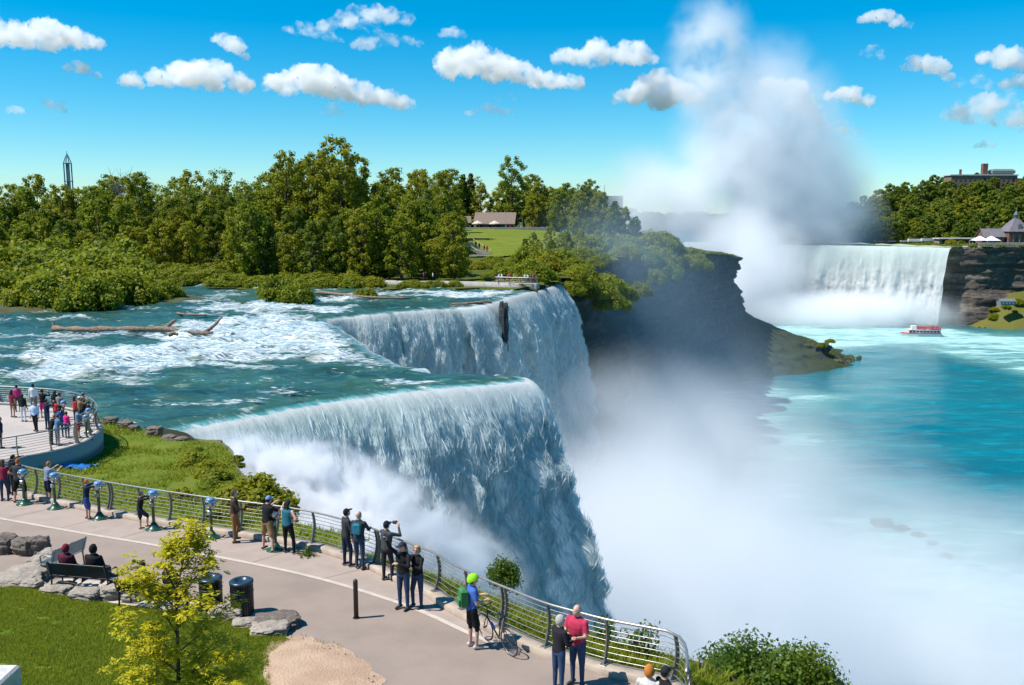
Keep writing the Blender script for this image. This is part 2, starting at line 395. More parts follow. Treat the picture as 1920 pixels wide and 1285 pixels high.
X, Y = np.meshgrid(xs, ys); x, y = X.ravel(), Y.ravel()
keep = inside(riv_poly, x, y) & (edgedist(CREST, x, y, closed=False) > .9)
foam = np.full(len(x), .02)
for poly, soft, st in FOAM:
    bb0 = poly.min(0) - soft * 2; bb1 = poly.max(0) + soft * 2
    k = np.where((x > bb0[0]) & (x < bb1[0]) & (y > bb0[1]) & (y < bb1[1]))[0]
    sd = sdpoly(poly, x[k], y[k]) + (fbm(xyz(x[k] * .16, y[k] * .45), 4, 3) - .5) * soft * 2.2
    foam[k] = np.maximum(foam[k], st * sstep(-soft * .5, soft * .7, sd))
cd = edgedist(CREST, x, y, closed=False)
ch = fbm(xyz(x * .22, y * .5), 5, 21); ch2 = fbm(xyz(x * .7, y * 1.3), 4, 5)
foam += np.clip((fbm(xyz(x * .12, y * .32), 5, 33) - .46) * 1.5, 0, .42) * sstep(0, 5, cd)
foam *= .30 + 1.15 * sstep(.30, .62, fbm(xyz(x * .07 + y * .012, y * .62), 5, 51))
Z = (ch - .5) * (.65 + 1.4 * foam) + (ch2 - .5) * (.36 + .5 * foam) - .22 * np.exp(-cd / 1.6)
Z *= sstep(0, 3, cd) * .8 + .2
Z += .12 * np.sin(x * .9 + y * .35 + ch * 9) * sstep(2, 6, cd)
me, u = gridmesh('river', X, Y, Z.reshape(X.shape), keep.reshape(X.shape))
attr(me, 'foam', foam[u]); attr(me, 'mint', .0 * foam[u])
wv = np.clip(foam[u] - .22, 0, 1) ** 1.2; wv /= wv.sum(); rf = np.random.default_rng(77); k = rf.choice(len(u), 42000, p=wv); co = np.zeros(len(me.vertices) * 3); me.vertices.foreach_get('co', co); co = co.reshape(-1, 3)
p0 = co[k] + rf.normal(0, .25, (42000, 3)) * [1, 1, 0] + np.stack([0 * k, 0 * k, np.abs(rf.normal(0, .12, 42000))], 1); ax = np.array([.97, -.12, .02]) + rf.normal(0, .12, (42000, 3)) * [1, 1, .5]; sdv = np.cross(ax, rf.normal(size=(42000, 3)) + [0, .6, .8]); sdv /= np.linalg.norm(sdv, axis=1)[:, None] + 1e-6; s1 = (.085 * rf.lognormal(0, .5, 42000) * (co[k, 1] / 100) ** .5)[:, None]
vf = np.stack([p0 + ax * s1 * 3.6, p0 + sdv * s1 * .5, p0 - ax * s1 * 3.6, p0 - sdv * s1 * .5], 1).reshape(-1, 3)
RIVER = struct(link('river', me, M_RIVER), 'green rapids of the upper river sliding towards the near brink')

def curtain(name, crest, mat, v0, drop, nu, nv, label, size=1.0, mintf=None, foamf=None, back=3.0, lipz=0.14, seed=1, amp=1.0, dirf=None, g=9.8, flakes=0):
    c = spline(crest, nu); t = np.gradient(c, axis=0); t /= np.linalg.norm(t, axis=1)[:, None]
    nrm = np.stack([t[:, 1], -t[:, 0]], 1)           # to the right of the direction of travel
    if dirf is not None: nrm = dirf(np.linspace(0, 1, nu), nrm)
    k = np.hanning(41); k /= k.sum(); pad = np.pad(nrm, ((20, 20), (0, 0)), 'edge')
    nrm = np.stack([np.convolve(pad[:, j], k, 'valid') for j in (0, 1)], 1); nrm /= np.linalg.norm(nrm, axis=1)[:, None]
    su = np.r_[0, np.cumsum(np.linalg.norm(np.diff(c, axis=0), axis=1))]
    T = math.sqrt(2 * drop / g); nb = max(6, nv // 10)
    tau = np.r_[np.linspace(-back, 0, nb, endpoint=False) / v0, np.linspace(0, 1, nv) ** .85 * T]
    out = np.where(tau > 0, v0 * T * (np.abs(tau) / T) ** .80, v0 * tau); dz = np.where(tau > 0, -.5 * g * tau ** 2, 0)
    sv = np.r_[0, np.cumsum(np.hypot(np.diff(out), np.diff(dz)))] - back
    U, V = np.meshgrid(su, sv); n = U.size
    DZ = np.repeat(dz[:, None], nu, 1); OUT = np.repeat(out[:, None], nu, 1)
    fall = sstep(-.2, 9 * size, -DZ)
    rid = fbm(xyz(U.ravel() * .30 / size, V.ravel() * .035 / size), 4, seed).reshape(U.shape)
    clot = fbm(xyz(U.ravel() * 1.0 / size, V.ravel() * .42 / size), 5, seed + 5).reshape(U.shape)
    fine = fbm(xyz(U.ravel() * 2.6 / size, V.ravel() * .9 / size), 3, seed + 9).reshape(U.shape)
    spd = 1 + (rid - .5) * .55
    disp = ((rid - .5) * 2.6 + (clot - .5) * 2.7 + (fine - .5) * .8) * fall * amp * size
    OUT2 = np.where(OUT > 0, OUT * spd, OUT) + disp
    XX = c[None, :, 0] + nrm[None, :, 0] * OUT2; YY = c[None, :, 1] + nrm[None, :, 1] * OUT2
    rz = -.22 * np.exp(-np.abs(np.minimum(OUT, 0)) / 1.6)
    ZZ = DZ + rz + lipz + np.where(OUT <= 0, (clot - .5) * .3 * sstep(-back, 0, OUT), 0) - .55 * sstep(-.75 * back, -back, OUT) + (rid - .5) * .5 * sstep(-back, 0, OUT)
    fo = sstep(-.7 * size, .9 * size, OUT) * .70 + (clot - .5) * 1.0 * fall + (rid - .5) * .8 * fall
    if foamf is not None: fo = foamf(np.linspace(0, 1, nu)[None, :] + 0 * U, -DZ, fo)
    mi = np.zeros_like(U) if mintf is None else mintf(np.linspace(0, 1, nu)[None, :] + 0 * U, -DZ)
    me, u = gridmesh(name, XX, YY, ZZ, None)
    for nm, a in (('foam', fo), ('mint', mi), ('su', U), ('sv', V), ('so', OUT2), ('lip', sstep(-.35 * back, .25, OUT) * 1.0)): attr(me, nm, a.ravel())
    o = struct(link(name, me, mat), label)
    if flakes:                                 # torn clots and drops of white water flying off the sheet
        rf = np.random.default_rng(seed); nr_, nc_ = U.shape; wgt = (sstep(.3, 6 * size, -DZ) * np.clip(fo + .35, .05, 1) * sstep(1.0, .96, np.linspace(0, 1, nu))[None, :]).ravel(); wgt /= wgt.sum()
        k = rf.choice(U.size, flakes, p=wgt); r_, c_i = k // nc_, k % nc_; p0 = np.stack([XX.ravel()[k], YY.ravel()[k], ZZ.ravel()[k]], 1); r2 = np.minimum(r_ + 2, nr_ - 1) * nc_ + c_i
        tg = np.stack([XX.ravel()[r2], YY.ravel()[r2], ZZ.ravel()[r2]], 1) - p0; tg /= np.linalg.norm(tg, axis=1)[:, None] + 1e-6
        on_ = np.column_stack([nrm[c_i], np.full(flakes, .25)]); off = np.abs(rf.normal(0, .14, flakes)) * size * np.clip(-DZ.ravel()[k] / 8, .15, 1.3)
        p0 = p0 + on_ * off[:, None] + rf.normal(0, .06 * size, (flakes, 3)); ax = tg + rf.normal(0, .09, (flakes, 3)); ax /= np.linalg.norm(ax, axis=1)[:, None]
        sdv = np.cross(ax, rf.normal(size=(flakes, 3))); sdv /= np.linalg.norm(sdv, axis=1)[:, None] + 1e-6; s1 = (size * .062 * rf.lognormal(0, .45, flakes))[:, None]
        v = np.stack([p0 + ax * s1 * 5.5, p0 + sdv * s1 * .42, p0 - ax * s1 * 5.5, p0 - sdv * s1 * .42], 1).reshape(-1, 3)
        tag(link('spray_flakes', fastmesh('spray_flakes', v, np.arange(flakes * 4).reshape(-1, 4)), M_FLAKE, o), None, None, None, 'stuff')
    return o
def near_mint(u, d): return np.clip(.75 * sstep(-.1, .8, d) * sstep(22, 3, d) * sstep(.85, .35, u), 0, 1)
def near_foam(u, d, fo): return fo + .14 + .16 * sstep(.4, 2.5, d) * sstep(16, 5, d) + .10 * sstep(.55, .2, u) * sstep(0, 4, d) + .12 * sstep(.8, 1, u) + .06 * sstep(.45, .6, u) * sstep(3, 14, d)
def near_dir(u, n):                     # past the corner the water shoots off to the right
    k = sstep(.35, .95, u)[:, None]; return n * (1 - k) + np.array([[.93, -.28]]) * k
i0 = 9
curtain('waterfall', CREST[:i0 + 1], M_FALL, 2.75, 34, 560, 330, 'nearest broad curtain of falling water, mint green at its lip and blue in the shade', 1.0, near_mint, near_foam, seed=3, dirf=near_dir, flakes=120000)
curtain('waterfall', CREST[i0 + 3:18], M_FALLF, 2.0, 28, 160, 120, 'white lip of water turning into the recess behind the nearest curtain', .8, seed=12, flakes=14000)
curtain('waterfall', CREST[17:23], M_FALLF, 2.0, 30, 340, 170, 'dark streaked curtain of falling water in the recess', .8, None,
        lambda u, d, fo: fo + .10 - .42 * np.exp(-((u - .40 - d * .004) / .022) ** 2) - .3 * sstep(.92, .97, u), seed=23, amp=.8, flakes=60000)
def third_dir(u, n):
    k = .7; return n * (1 - k) + np.array([[.97, -.25]]) * k
curtain('waterfall', CREST[21:], M_FALLF, 2.6, 36, 300, 170, 'bright far curtain of falling water beside the wooded island cliff', .9, None, lambda u, d, fo: fo + .22, seed=31, dirf=third_dir, flakes=140000)

tag(link('foam_flecks', fastmesh('foam_flecks', vf, np.arange(len(vf)).reshape(-1, 4)), M_FLAKE, RIVER), None, None, None, 'stuff')
# the great far fall, its upper river and the lower river in the gorge
HZ = -8.0
HC = np.array([(112, 720), (138, 672), (170, 640), (205, 618), (240, 598), (268, 580), (276, 572)])
hf = curtain('waterfall', HC, M_HORSE, 4.0, 48, 300, 120, 'great white horseshoe fall pouring beside the far cliff', 3.2, lambda u, d: .55 * sstep(26, 2, d) * sstep(.2, .7, u), lambda u, d, fo: fo + .34, back=8, seed=41, amp=.45)
hf.location = (0, 0, HZ + .5)
upx, upy = np.meshgrid(np.linspace(60, 300, 90), np.geomspace(560, 1700, 90))
hp = np.vstack([HC, [(262, 622), (240, 680), (225, 760), (200, 1000), (200, 1700), (-20, 1700), (40, 760)]])
me, u = gridmesh('upper_river', upx, upy, (fbm(xyz(upx.ravel() * .1, upy.ravel() * .3), 3) - .5).reshape(upx.shape) * 1.2 + HZ, inside(hp, upx.ravel(), upy.ravel()).reshape(upx.shape))
attr(me, 'foam', np.full(len(u), .06)); attr(me, 'mint', np.zeros(len(u)))
struct(link('river', me, M_UPPER), 'dark strip of river above the horseshoe fall')
gx, gy = np.meshgrid(np.arange(-40, 520, 3.0), np.geomspace(25, 760, 300)); x, y = gx.ravel(), gy.ravel()
GF = [(pxpoly([(1340, 618), (1500, 606), (1700, 612), (1780, 608), (1840, 622), (1990, 628), (2200, 700), (1920, 668), (1780, 652), (1700, 650), (1560, 656), (1430, 660)], -56), 22, .55),
      (pxpoly([(1650, 648), (1780, 640), (2000, 650), (2150, 720), (1990, 735), (1860, 690), (1750, 665)], -56), 14, .42),
      (pxpoly([(1240, 735), (1400, 712), (1500, 720), (1600, 745), (1560, 800), (1560, 900), (1640, 960), (1800, 975), (1990, 985), (2100, 1300), (900, 1300), (900, 800)], -56), 16, .42),
      (pxpoly([(1600, 945), (1700, 965), (1830, 985), (2000, 1000), (2000, 1060), (1800, 1020), (1620, 985)], -56), 12, .34),
      (pxpoly([(1560, 690), (1700, 690), (1690, 760), (1640, 830), (1560, 800)], -56), 12, .16)]
foam = np.full(len(x), -.12)
for poly, soft, st in GF:
    sd = sdpoly(poly, x, y) + (fbm(xyz(x * .02, y * .05), 4, 3) - .5) * soft * 2; foam = np.maximum(foam, st * sstep(-soft * .6, soft, sd))
Z = (fbm(xyz(x * .05, y * .16), 4, 77) - .5) * 1.2 - 56
me, u = gridmesh('gorge_river', gx, gy, Z.reshape(gx.shape))
attr(me, 'foam', foam); attr(me, 'mint', np.clip(foam, 0, .5) * .8)
struct(link('gorge_river', me, M_GORGE), 'turquoise river far below in the gorge')

# ================================================================== LAND
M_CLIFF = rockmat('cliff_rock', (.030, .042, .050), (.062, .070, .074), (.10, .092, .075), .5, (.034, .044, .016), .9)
M_CLIFF2 = rockmat('far_cliff_rock', (.060, .050, .044), (.11, .092, .075), (.20, .155, .12), .22, None, .8)
M_TALUS = rockmat('talus', (.09, .085, .07), (.14, .12, .09), (.07, .08, .025), .5, (.05, .07, .018), .1)
M_BANKGRASS = plain('bank_grass', (.105, .150, .016), .9, .2, .25, .5, 0, (.16, .17, .022), .1, 3.0)
M_FLOOR = plain('woodland_floor', (.05, .07, .012), .95, .2, .12, .5, 0, (.09, .105, .018), .1, 2.0)
def rbf(ctrl):
    c = np.asarray(ctrl, float); n = len(c)
    def k(a, b): return np.hypot(a[:, None, 0] - b[None, :, 0], a[:, None, 1] - b[None, :, 1])
    A = np.zeros((n + 3, n + 3)); A[:n, :n] = k(c, c); A[:n, n] = 1; A[:n, n + 1:] = c[:, :2] / 100; A[n, :n] = 1; A[n + 1:, :n] = c[:, :2].T / 100
    s = np.linalg.solve(A, np.r_[c[:, 2], 0, 0, 0])
    def f(x, y):
        p = np.stack([np.ravel(x), np.ravel(y)], 1)
        return k(p, c) @ s[:n] + s[n] + p[:, 0] / 100 * s[n + 1] + p[:, 1] / 100 * s[n + 2]
    return f
BANK = np.array([(2, 166), (-11, 170), (-26, 171.5), (-36, 171), (-47, 165.5), (-60, 172), (-80, 195), (-100, 235), (-140, 300), (-230, 380), (-420, 420)])
EDGE = np.array([(3, 166), (7, 174), (11, 186), (17, 205), (25, 230), (40, 280), (60, 330), (80, 380), (102, 425), (112, 450), (110, 480), (104, 560), (92, 680), (60, 760)])
EZ = np.array([.7, .8, 1.0, 1.6, 2.4, 3.4, 1.0, -2.6, -5.6, -7, -7, -6, -6, -6])
ctrl = [(b[0], b[1], .1) for b in BANK] + [(e[0], e[1], z) for e, z in zip(EDGE, EZ)] + [(-5, 330, 7.9), (-24, 330, 7.9), (16, 326, 7.2), (-60, 330, 7.5), (-5, 200, 1.5), (-25, 200, 1.5), (-5, 260, 4.6), (-25, 260, 4.6), (0, 420, 8), (0, 760, 6), (-100, 420, 8), (-250, 500, 8), (-420, 500, 8), (-420, 760, 8), (-80, 250, 3)]
zland = rbf(ctrl)
lp = np.vstack([BANK[::-1], EDGE, [(60, 900), (-420, 900)]])
X, Y = np.meshgrid(np.arange(-420, 116, 3.0), np.arange(160, 780, 3.0)); x, y = X.ravel(), Y.ravel()
Z = zland(x, y) + (fbm(xyz(x * .05, y * .05), 3, 9) - .5) * 1.0
me, u = gridmesh('island_ground', X, Y, Z.reshape(X.shape), (sdpoly(lp, x, y) > -2.5).reshape(X.shape))
struct(link('island_ground', me, M_FLOOR), 'wooded island ground beyond the upper river')
# the open lawn below the lodge
lawn = np.array([(-21, 322), (-12, 326), (20, 322), (24, 300), (16, 270), (6, 236), (-4, 224), (-12, 232), (-16, 262)])
X, Y = np.meshgrid(np.arange(-26, 30, 1.2), np.arange(215, 330, 1.2)); x, y = X.ravel(), Y.ravel()
me, u = gridmesh('lawn', X, Y, (zland(x, y) + .45 * sstep(0, 4, sdpoly(lawn, x, y)) + .45 + (fbm(xyz(x * .3, y * .3), 3) - .5) * .3).reshape(X.shape), (sdpoly(lawn, x, y) > 0).reshape(X.shape))
struct(link('lawn', me, M_BANKGRASS), 'sloping green lawn below the lodge')

def cliff(name, edge, ez, toe, mat, label, zb=-33.0, zt=-57.0, nu=260, nv=90, seed=1, over=.0, amp=1.0, zback=0):
    e = spline(np.column_stack([edge, ez, toe]), nu); t = np.gradient(e[:, :2], axis=0); t /= np.linalg.norm(t, axis=1)[:, None]
    nrm = np.stack([t[:, 1], -t[:, 0]], 1)
    k = np.hanning(31); k /= k.sum(); pad = np.pad(nrm, ((15, 15), (0, 0)), 'edge'); nrm = np.stack([np.convolve(pad[:, j], k, 'valid') for j in (0, 1)], 1)
    su = np.r_[0, np.cumsum(np.linalg.norm(np.diff(e[:, :2], axis=0), axis=1))]
    h = np.linspace(0, 1, nv); fr = .55
    XX = np.zeros((nv, nu)); YY = XX.copy(); ZZ = XX.copy()
    for j, q in enumerate(h):
        if q < fr: a = q / fr; o = -2.0 + 2.0 * sstep(0, .06, a) + 3.0 * a - over * math.sin(math.pi * a); z = e[:, 2] + .3 + (zb - e[:, 2]) * sstep(0.0, 1, a) * .4 + (zb - e[:, 2]) * a * .6; o = o + 0 * su
        else:
            a = (q - fr) / (1 - fr); o = 3.0 + e[:, 3] * a; z = zb + (zt - zb) * (a ** .72)
        zz = z if np.ndim(z) else np.full(nu, z)
        n1 = fbm(np.stack([su * .05, zz * .16, 0 * su], 1), 5, seed) - .5; n2 = fbm(np.stack([su * .35, zz * .55, 0 * su], 1), 4, seed + 4) - .5
        led = np.floor(zz / 2.6 + n1 * 2) % 2 - .5
        d = (n1 * 7 + n2 * 2.2 + (led * 1.1 if q < fr else 0)) * amp * min(1, j / 4)
        XX[j] = e[:, 0] + nrm[:, 0] * (o + d); YY[j] = e[:, 1] + nrm[:, 1] * (o + d); ZZ[j] = zz + (n2 * 2.0 if q > fr else 0)
    me, u = gridmesh(name, XX[::-1], YY[::-1], ZZ[::-1], None, smooth=False)
    return struct(link(name, me, mat), label)
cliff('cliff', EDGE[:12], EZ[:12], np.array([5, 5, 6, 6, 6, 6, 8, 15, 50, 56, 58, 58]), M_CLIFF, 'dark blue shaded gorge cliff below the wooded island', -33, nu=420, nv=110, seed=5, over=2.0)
CE = np.array([(266, 583), (292, 570), (315, 572), (345, 570), (400, 560), (480, 540)]); CEZ = np.array([-8, -7, -6.5, -6.5, -6, -6])
cliff('cliff', CE, CEZ, np.array([2, 5, 8, 10, 12, 12]), M_CLIFF2, 'brown layered cliff beside the great far fall', -40, nu=160, nv=90, seed=8, over=3.5, amp=.7)
# grassy apron at the foot of the far cliff
ap = np.array([(282, 571), (292, 552), (306, 545), (330, 538), (400, 530), (480, 515), (480, 545), (400, 562), (345, 571), (310, 572)])
X, Y = np.meshgrid(np.arange(280, 480, 2.0), np.arange(510, 576, 1.5)); x, y = X.ravel(), Y.ravel(); sd = sdpoly(ap, x, y)
fr = np.clip((y - np.interp(x, [282, 292, 306, 330, 400, 480], [568, 552, 545, 538, 530, 515])) / 26.0, 0, 1.2)
Z = -56.6 + 18.5 * fr ** .8 * sstep(280, 312, x) + (fbm(xyz(x * .12, y * .12), 4, 2) - .5) * 2.6
me, u = gridmesh('grass_bank', X, Y, Z.reshape(X.shape), (sd > -1).reshape(X.shape))
M_APRON = rockmat('apron', (.15, .12, .09), (.10, .085, .065), (.20, .16, .12), .4, (.105, .105, .018), 0)
struct(link('grass_bank', me, M_APRON), 'olive grassy apron at the foot of the far cliff')
# far plateau and wooded hill
hctrl = [(276, 576, -6.5), (345, 572, -6), (480, 545, -6), (262, 622, -7), (240, 680, -7), (225, 760, -7), (330, 640, -4), (420, 620, -4), (300, 700, -3), (420, 700, 10), (290, 780, 7), (350, 780, 28), (460, 780, 28), (240, 850, -7), (300, 860, 4), (360, 900, 28), (600, 900, 36), (600, 700, 12), (600, 560, -4), (200, 1000, -9), (330, 1010, -9), (400, 1200, -9), (480, 1050, 26), (700, 1200, 32)]
zhill = rbf(hctrl)
X, Y = np.meshgrid(np.arange(196, 720, 7.0), np.arange(540, 1200, 7.0)); x, y = X.ravel(), Y.ravel()
hpoly = np.array([(276, 575), (292, 571), (315, 573), (345, 571), (400, 561), (480, 541), (720, 500), (720, 1200), (198, 1200), (205, 1000), (225, 760), (240, 680), (262, 622)])
me, u = gridmesh('hill', X, Y, zhill(x, y).reshape(X.shape), (sdpoly(hpoly, x, y) > -4).reshape(X.shape))
struct(link('hill', me, M_FLOOR), 'wooded hill on the far bank')
M_FAR = plain('far_land', (.05, .075, .03), .95, .2, .004, 0, 0, (.07, .085, .04), .1)
X, Y = np.meshgrid(np.linspace(-16000, 16000, 60), np.geomspace(775, 30000, 40))
me, u = gridmesh('far_land', X, Y, np.full(X.shape, -10.5)); struct(link('far_land', me, M_FAR), 'flat land running out to the horizon')
# ================================================================== PROMENADE AND NEAR BANK
M_ASPH = plain('asphalt_tan', (.290, .228, .190), .85, .06, .55, .35, 0, (.240, .190, .160), .3, 90)
M_CONC = plain('concrete_walk', (.345, .275, .235), .85, .07, 1.6, .2, 0, (.305, .245, .21), .3, 60)
M_LINE = plain('pale_edging', (.50, .43, .37), .85, .08, 4, .2, 0, None, .3, 60)
M_KERB = plain('kerb_stone', (.42, .34, .27), .85, .12, 2.5, .3, 0, (.32, .26, .21), .3, 40)
M_WALL = plain('dark_wall', (.10, .105, .108), .8, .15, 1.5, .4, 0, (.16, .16, .155), .3, 20)
M_DECK = plain('platform_paving', (.40, .36, .335), .85, .08, .8, .2, 0, (.35, .31, .285), .3, 40)
M_SOIL = plain('bare_soil', (.37, .25, .175), .95, .15, 1.3, .8, 0, (.46, .33, .235), .1, 18)
M_TURF = plain('turf', (.075, .125, .012), .95, .2, 1.6, .6, 0, (.12, .17, .018), .1, 30)
M_SLOPE = plain('slope_turf', (.10, .145, .014), .95, .2, .5, .6, 0, (.13, .15, .02), .1, 8)
M_GRASS = foliage('grass_blades', (.14, .20, .014), (.34, .36, .03), (.25, .28, .02), .42)
M_WEED = foliage('weeds', (.13, .19, .010), (.31, .34, .02), (.21, .26, .016), .4)
fence_px = [(-90, 893), (0, 912), (57, 930), (127, 946), (240, 969), (350, 988), (405, 997), (470, 1006), (530, 1015), (590, 1027), (642, 1042), (695, 1060), (745, 1084), (812, 1113), (846, 1137), (900, 1166), (950, 1190), (1021, 1222), (1080, 1241), (1137, 1258), (1200, 1272), (1250, 1283), (1276, 1300), (1285, 1330), (1284, 1380)]
FENCE = np.array([G(a, b) for a, b in fence_px])
FC = spline(FENCE, 300)
FLEN = np.r_[0, np.cumsum(np.linalg.norm(np.diff(FC, axis=0), axis=1))]
# fence line shifted: negative = towards the promenade (to the right of travel), positive = towards the gorge
def foff(d, up=0.0):
    o = plane_offset(FC, d); o[:, 2] = gz(o[:, 1]) + up; return o
line_px = [(-120, 950), (0, 971), (152, 998), (286, 1020), (405, 1042), (525, 1066), (625, 1090), (745, 1127), (810, 1152), (875, 1182), (930, 1206)]
LINE = spline(np.array([G(a, b) for a, b in line_px]), 300)
kin = foff(-.30)
gzv = lambda x, y: G0 - GS * y
# asphalt sheet from behind the camera to the fence
asph = np.vstack([foff(-.05)[:, :2], [(6.5, 2), (-40, 2), (-40, 36)]])
struct(flatpoly('promenade', asph, gzv, M_ASPH, 2.0), 'tan asphalt promenade curving along the brink')
walk = np.vstack([kin[::3][kin[::3][:, 1] > 20.6][:, :2], LINE[::-1][::3, :2]])
struct(flatpoly('walkway', walk, lambda x, y: gzv(x, y) + .005, M_CONC, 2.0), 'paler concrete walk along the railing')
la = LINE.copy(); lb = plane_offset(LINE, -.16); lb[:, 2] = gz(lb[:, 1])
struct(strip('edging_strip', la, lb, M_LINE, .010))
M_JOINT = plain('joint_dark', (.15, .12, .105), .95)
WALKO = [o for o in COL.objects if o.name == 'walkway'][0]
for i in range(14, 290, 34):
    p_ = LINE[i]; j = int(np.argmin(np.hypot(kin[:, 0] - p_[0], kin[:, 1] - p_[1]))); q_ = kin[j]; t_ = vn2 = (q_ - p_)[:2]; L_ = np.linalg.norm(t_)
    if L_ < .4: continue
    sd_ = np.array([-t_[1], t_[0]]) / L_ * .009; cs = [p_[:2] - sd_, p_[:2] + sd_, q_[:2] + sd_, q_[:2] - sd_]
    MB().add([(c_[0], c_[1], gz(c_[1]) + .009) for c_ in cs], [(3, 2, 1, 0)]).build('joint', M_JOINT, WALKO)
# kerb: a low wall under the railing
ka, kb = foff(-.28), foff(.12); n = len(ka); hk = .17
v = np.vstack([ka, ka + [0, 0, hk - .02], plane_offset(ka, .03) + [0, 0, hk], kb + [0, 0, hk], kb + [0, 0, -.3]])
f = [(j * n + i, j * n + i + 1, (j + 1) * n + i + 1, (j + 1) * n + i) for j in range(4) for i in range(n - 1)]
me = fastmesh('kerb', v, f); me.flip_normals(); struct(link('kerb', me, M_KERB), 'low pale stone kerb under the near railing')

# viewing platform
PZ = 1.75
pf_px = [(-60, 880), (0, 870), (52, 861), (112, 849), (160, 834), (186, 816), (193, 803), (187, 789), (168, 777), (140, 769), (100, 763), (0, 757), (-60, 755)]
PFP = np.array([W(a, b, PZ) for a, b in pf_px]); PFC = spline(PFP, 160)
pfpoly = np.vstack([PFC[:, :2], [(-60, 62), (-60, 36)]])
struct(flatpoly('platform', pfpoly, lambda x, y: PZ + 0 * x, M_DECK), 'pale paved viewing platform over the rapids')
n = len(PFC); inn = plane_offset(PFC, .35); 
v = np.vstack([inn + [0, 0, .005], inn + [0, 0, .16], PFC + [0, 0, .16], PFC + [0, 0, -2.6]])
f = [(j * n + i, j * n + i + 1, (j + 1) * n + i + 1, (j + 1) * n + i) for j in range(3) for i in range(n - 1)]
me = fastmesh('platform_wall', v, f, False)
M_PW, nt, out = newmat('platform_wall')
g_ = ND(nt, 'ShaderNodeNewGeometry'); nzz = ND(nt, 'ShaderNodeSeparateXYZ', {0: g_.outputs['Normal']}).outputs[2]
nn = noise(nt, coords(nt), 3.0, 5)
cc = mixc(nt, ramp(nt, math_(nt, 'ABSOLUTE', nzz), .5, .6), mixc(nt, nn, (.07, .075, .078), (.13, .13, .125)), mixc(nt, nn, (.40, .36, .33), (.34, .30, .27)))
b = ND(nt, 'ShaderNodeBsdfPrincipled', {'Base Color': cc, 'Roughness': .85}); nt.links.new(b.outputs[0], out.inputs[0])
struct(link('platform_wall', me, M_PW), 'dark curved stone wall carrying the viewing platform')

# grass bank between railing, platform and brink
ROCKEDGE = np.array([W(a, b, .35)[:2] for a, b in [(150, 762), (200, 786), (250, 798), (300, 812), (345, 820), (372, 826)]])
BRINK = np.array([W(410, 828, .9)[:2], W(436, 846, .9)[:2], P(442, 880, 46)[:2], P(470, 900, 42)[:2], P(500, 935, 38)[:2], P(508, 965, 34)[:2]])
fo = foff(.10)
left_i = 0; fsel = fo[::6]; fsel = fsel[fsel[:, 0] < -6.2]
outer = foff(1.9)[::6]; right = outer[outer[:, 0] > -6.0][:, :2]
bank_poly = np.vstack([fsel[:, :2][::-1], [(-60, 40), (-60, 60), (-40, 70)], ROCKEDGE, BRINK, [foff(2.2)[np.argmin(np.abs(fo[:, 0] + 6.2))][:2]]])
bctrl = [(q[0], q[1], q[2] - .12) for q in fsel] + [(q[0], q[1], .25) for q in ROCKEDGE] + [(BRINK[0][0], BRINK[0][1], .75), (BRINK[1][0], BRINK[1][1], .8), (BRINK[2][0], BRINK[2][1], .9), (BRINK[3][0], BRINK[3][1], 1.1), (BRINK[4][0], BRINK[4][1], 1.6), (BRINK[5][0], BRINK[5][1], 2.2)] + [(-40, 60, .2), (-60, 40, .9), (W(195, 858, .8)[0], W(195, 858, .8)[1], .75), (W(130, 880, .9)[0], W(130, 880, .9)[1], .9), (-22, 46, .75), (-17, 48, .8)]
zbank = rbf(bctrl)
X, Y = np.meshgrid(np.arange(-45, 0, .22), np.arange(24, 66, .22)); x, y = X.ravel(), Y.ravel(); sdb = sdpoly(bank_poly, x, y)
Z = zbank(x, y) + (fbm(xyz(x * .5, y * .5), 4, 4) - .5) * .5 * sstep(0, 1.2, sdb)
kp = (sdb > -.15)
me, u = gridmesh('grass_bank', X, Y, Z.reshape(X.shape), kp.reshape(X.shape))
struct(link('grass_bank', me, M_SLOPE), 'sunny grass bank between the railing and the brink')
# narrow planted shelf outside the railing, then the gorge wall
shelf_w = 1.3 + .7 * np.sin(np.linspace(0, 9, n := len(FC)))
a = foff(.10, -.12); o_ = plane_offset(FC, 1.0); t_ = o_ - FC; b = FC + t_ * shelf_w[:, None]; b[:, 2] = gz(b[:, 1]) - .35
sel = slice(int(np.argmin(np.abs(FC[:, 0] + 7.0))), n)
struct(strip('verge', a[sel], b[sel], M_SLOPE), 'strip of weedy ground outside the railing')
bs = b[sel]; wall = np.vstack([bs[:, :2], ]); 
lines = np.vstack([ROCKEDGE[-2:], BRINK, bs[::4, :2]])
zz = np.r_[[.2, .3, .75, .8, .9, 1.1, 1.6, 2.2], bs[::4, 2]]
lw = spline(np.column_stack([lines, zz]), 200); t2 = np.gradient(lw[:, :2], axis=0); t2 /= np.linalg.norm(t2, axis=1)[:, None] + 1e-9; nr = np.stack([-t2[:, 1], t2[:, 0]], 1)
rows = 46; XX = np.zeros((rows, 200)); YY = XX.copy(); ZZ = XX.copy(); su = np.arange(200) * .3
for j in range(rows):
    q = (j / (rows - 1)) ** 1.6; z = lw[:, 2] + .15 + (-57 - lw[:, 2]) * q
    d = ((fbm(np.stack([su * .25, z * .3, 0 * z], 1), 4, 61) - .5) * 2.2 + (np.floor(z * .9) % 2) * .25 - .4) * min(1, j / 3) + 2.5 * q
    XX[j] = lw[:, 0] + nr[:, 0] * d; YY[j] = lw[:, 1] + nr[:, 1] * d; ZZ[j] = z
me, u = gridmesh('gorge_wall', XX[::-1], YY[::-1], ZZ[::-1], smooth=False)
M_NEARROCK = rockmat('near_cliff_rock', (.10, .095, .085), (.17, .155, .13), (.07, .075, .03), 1.2, (.10, .12, .02), .4)
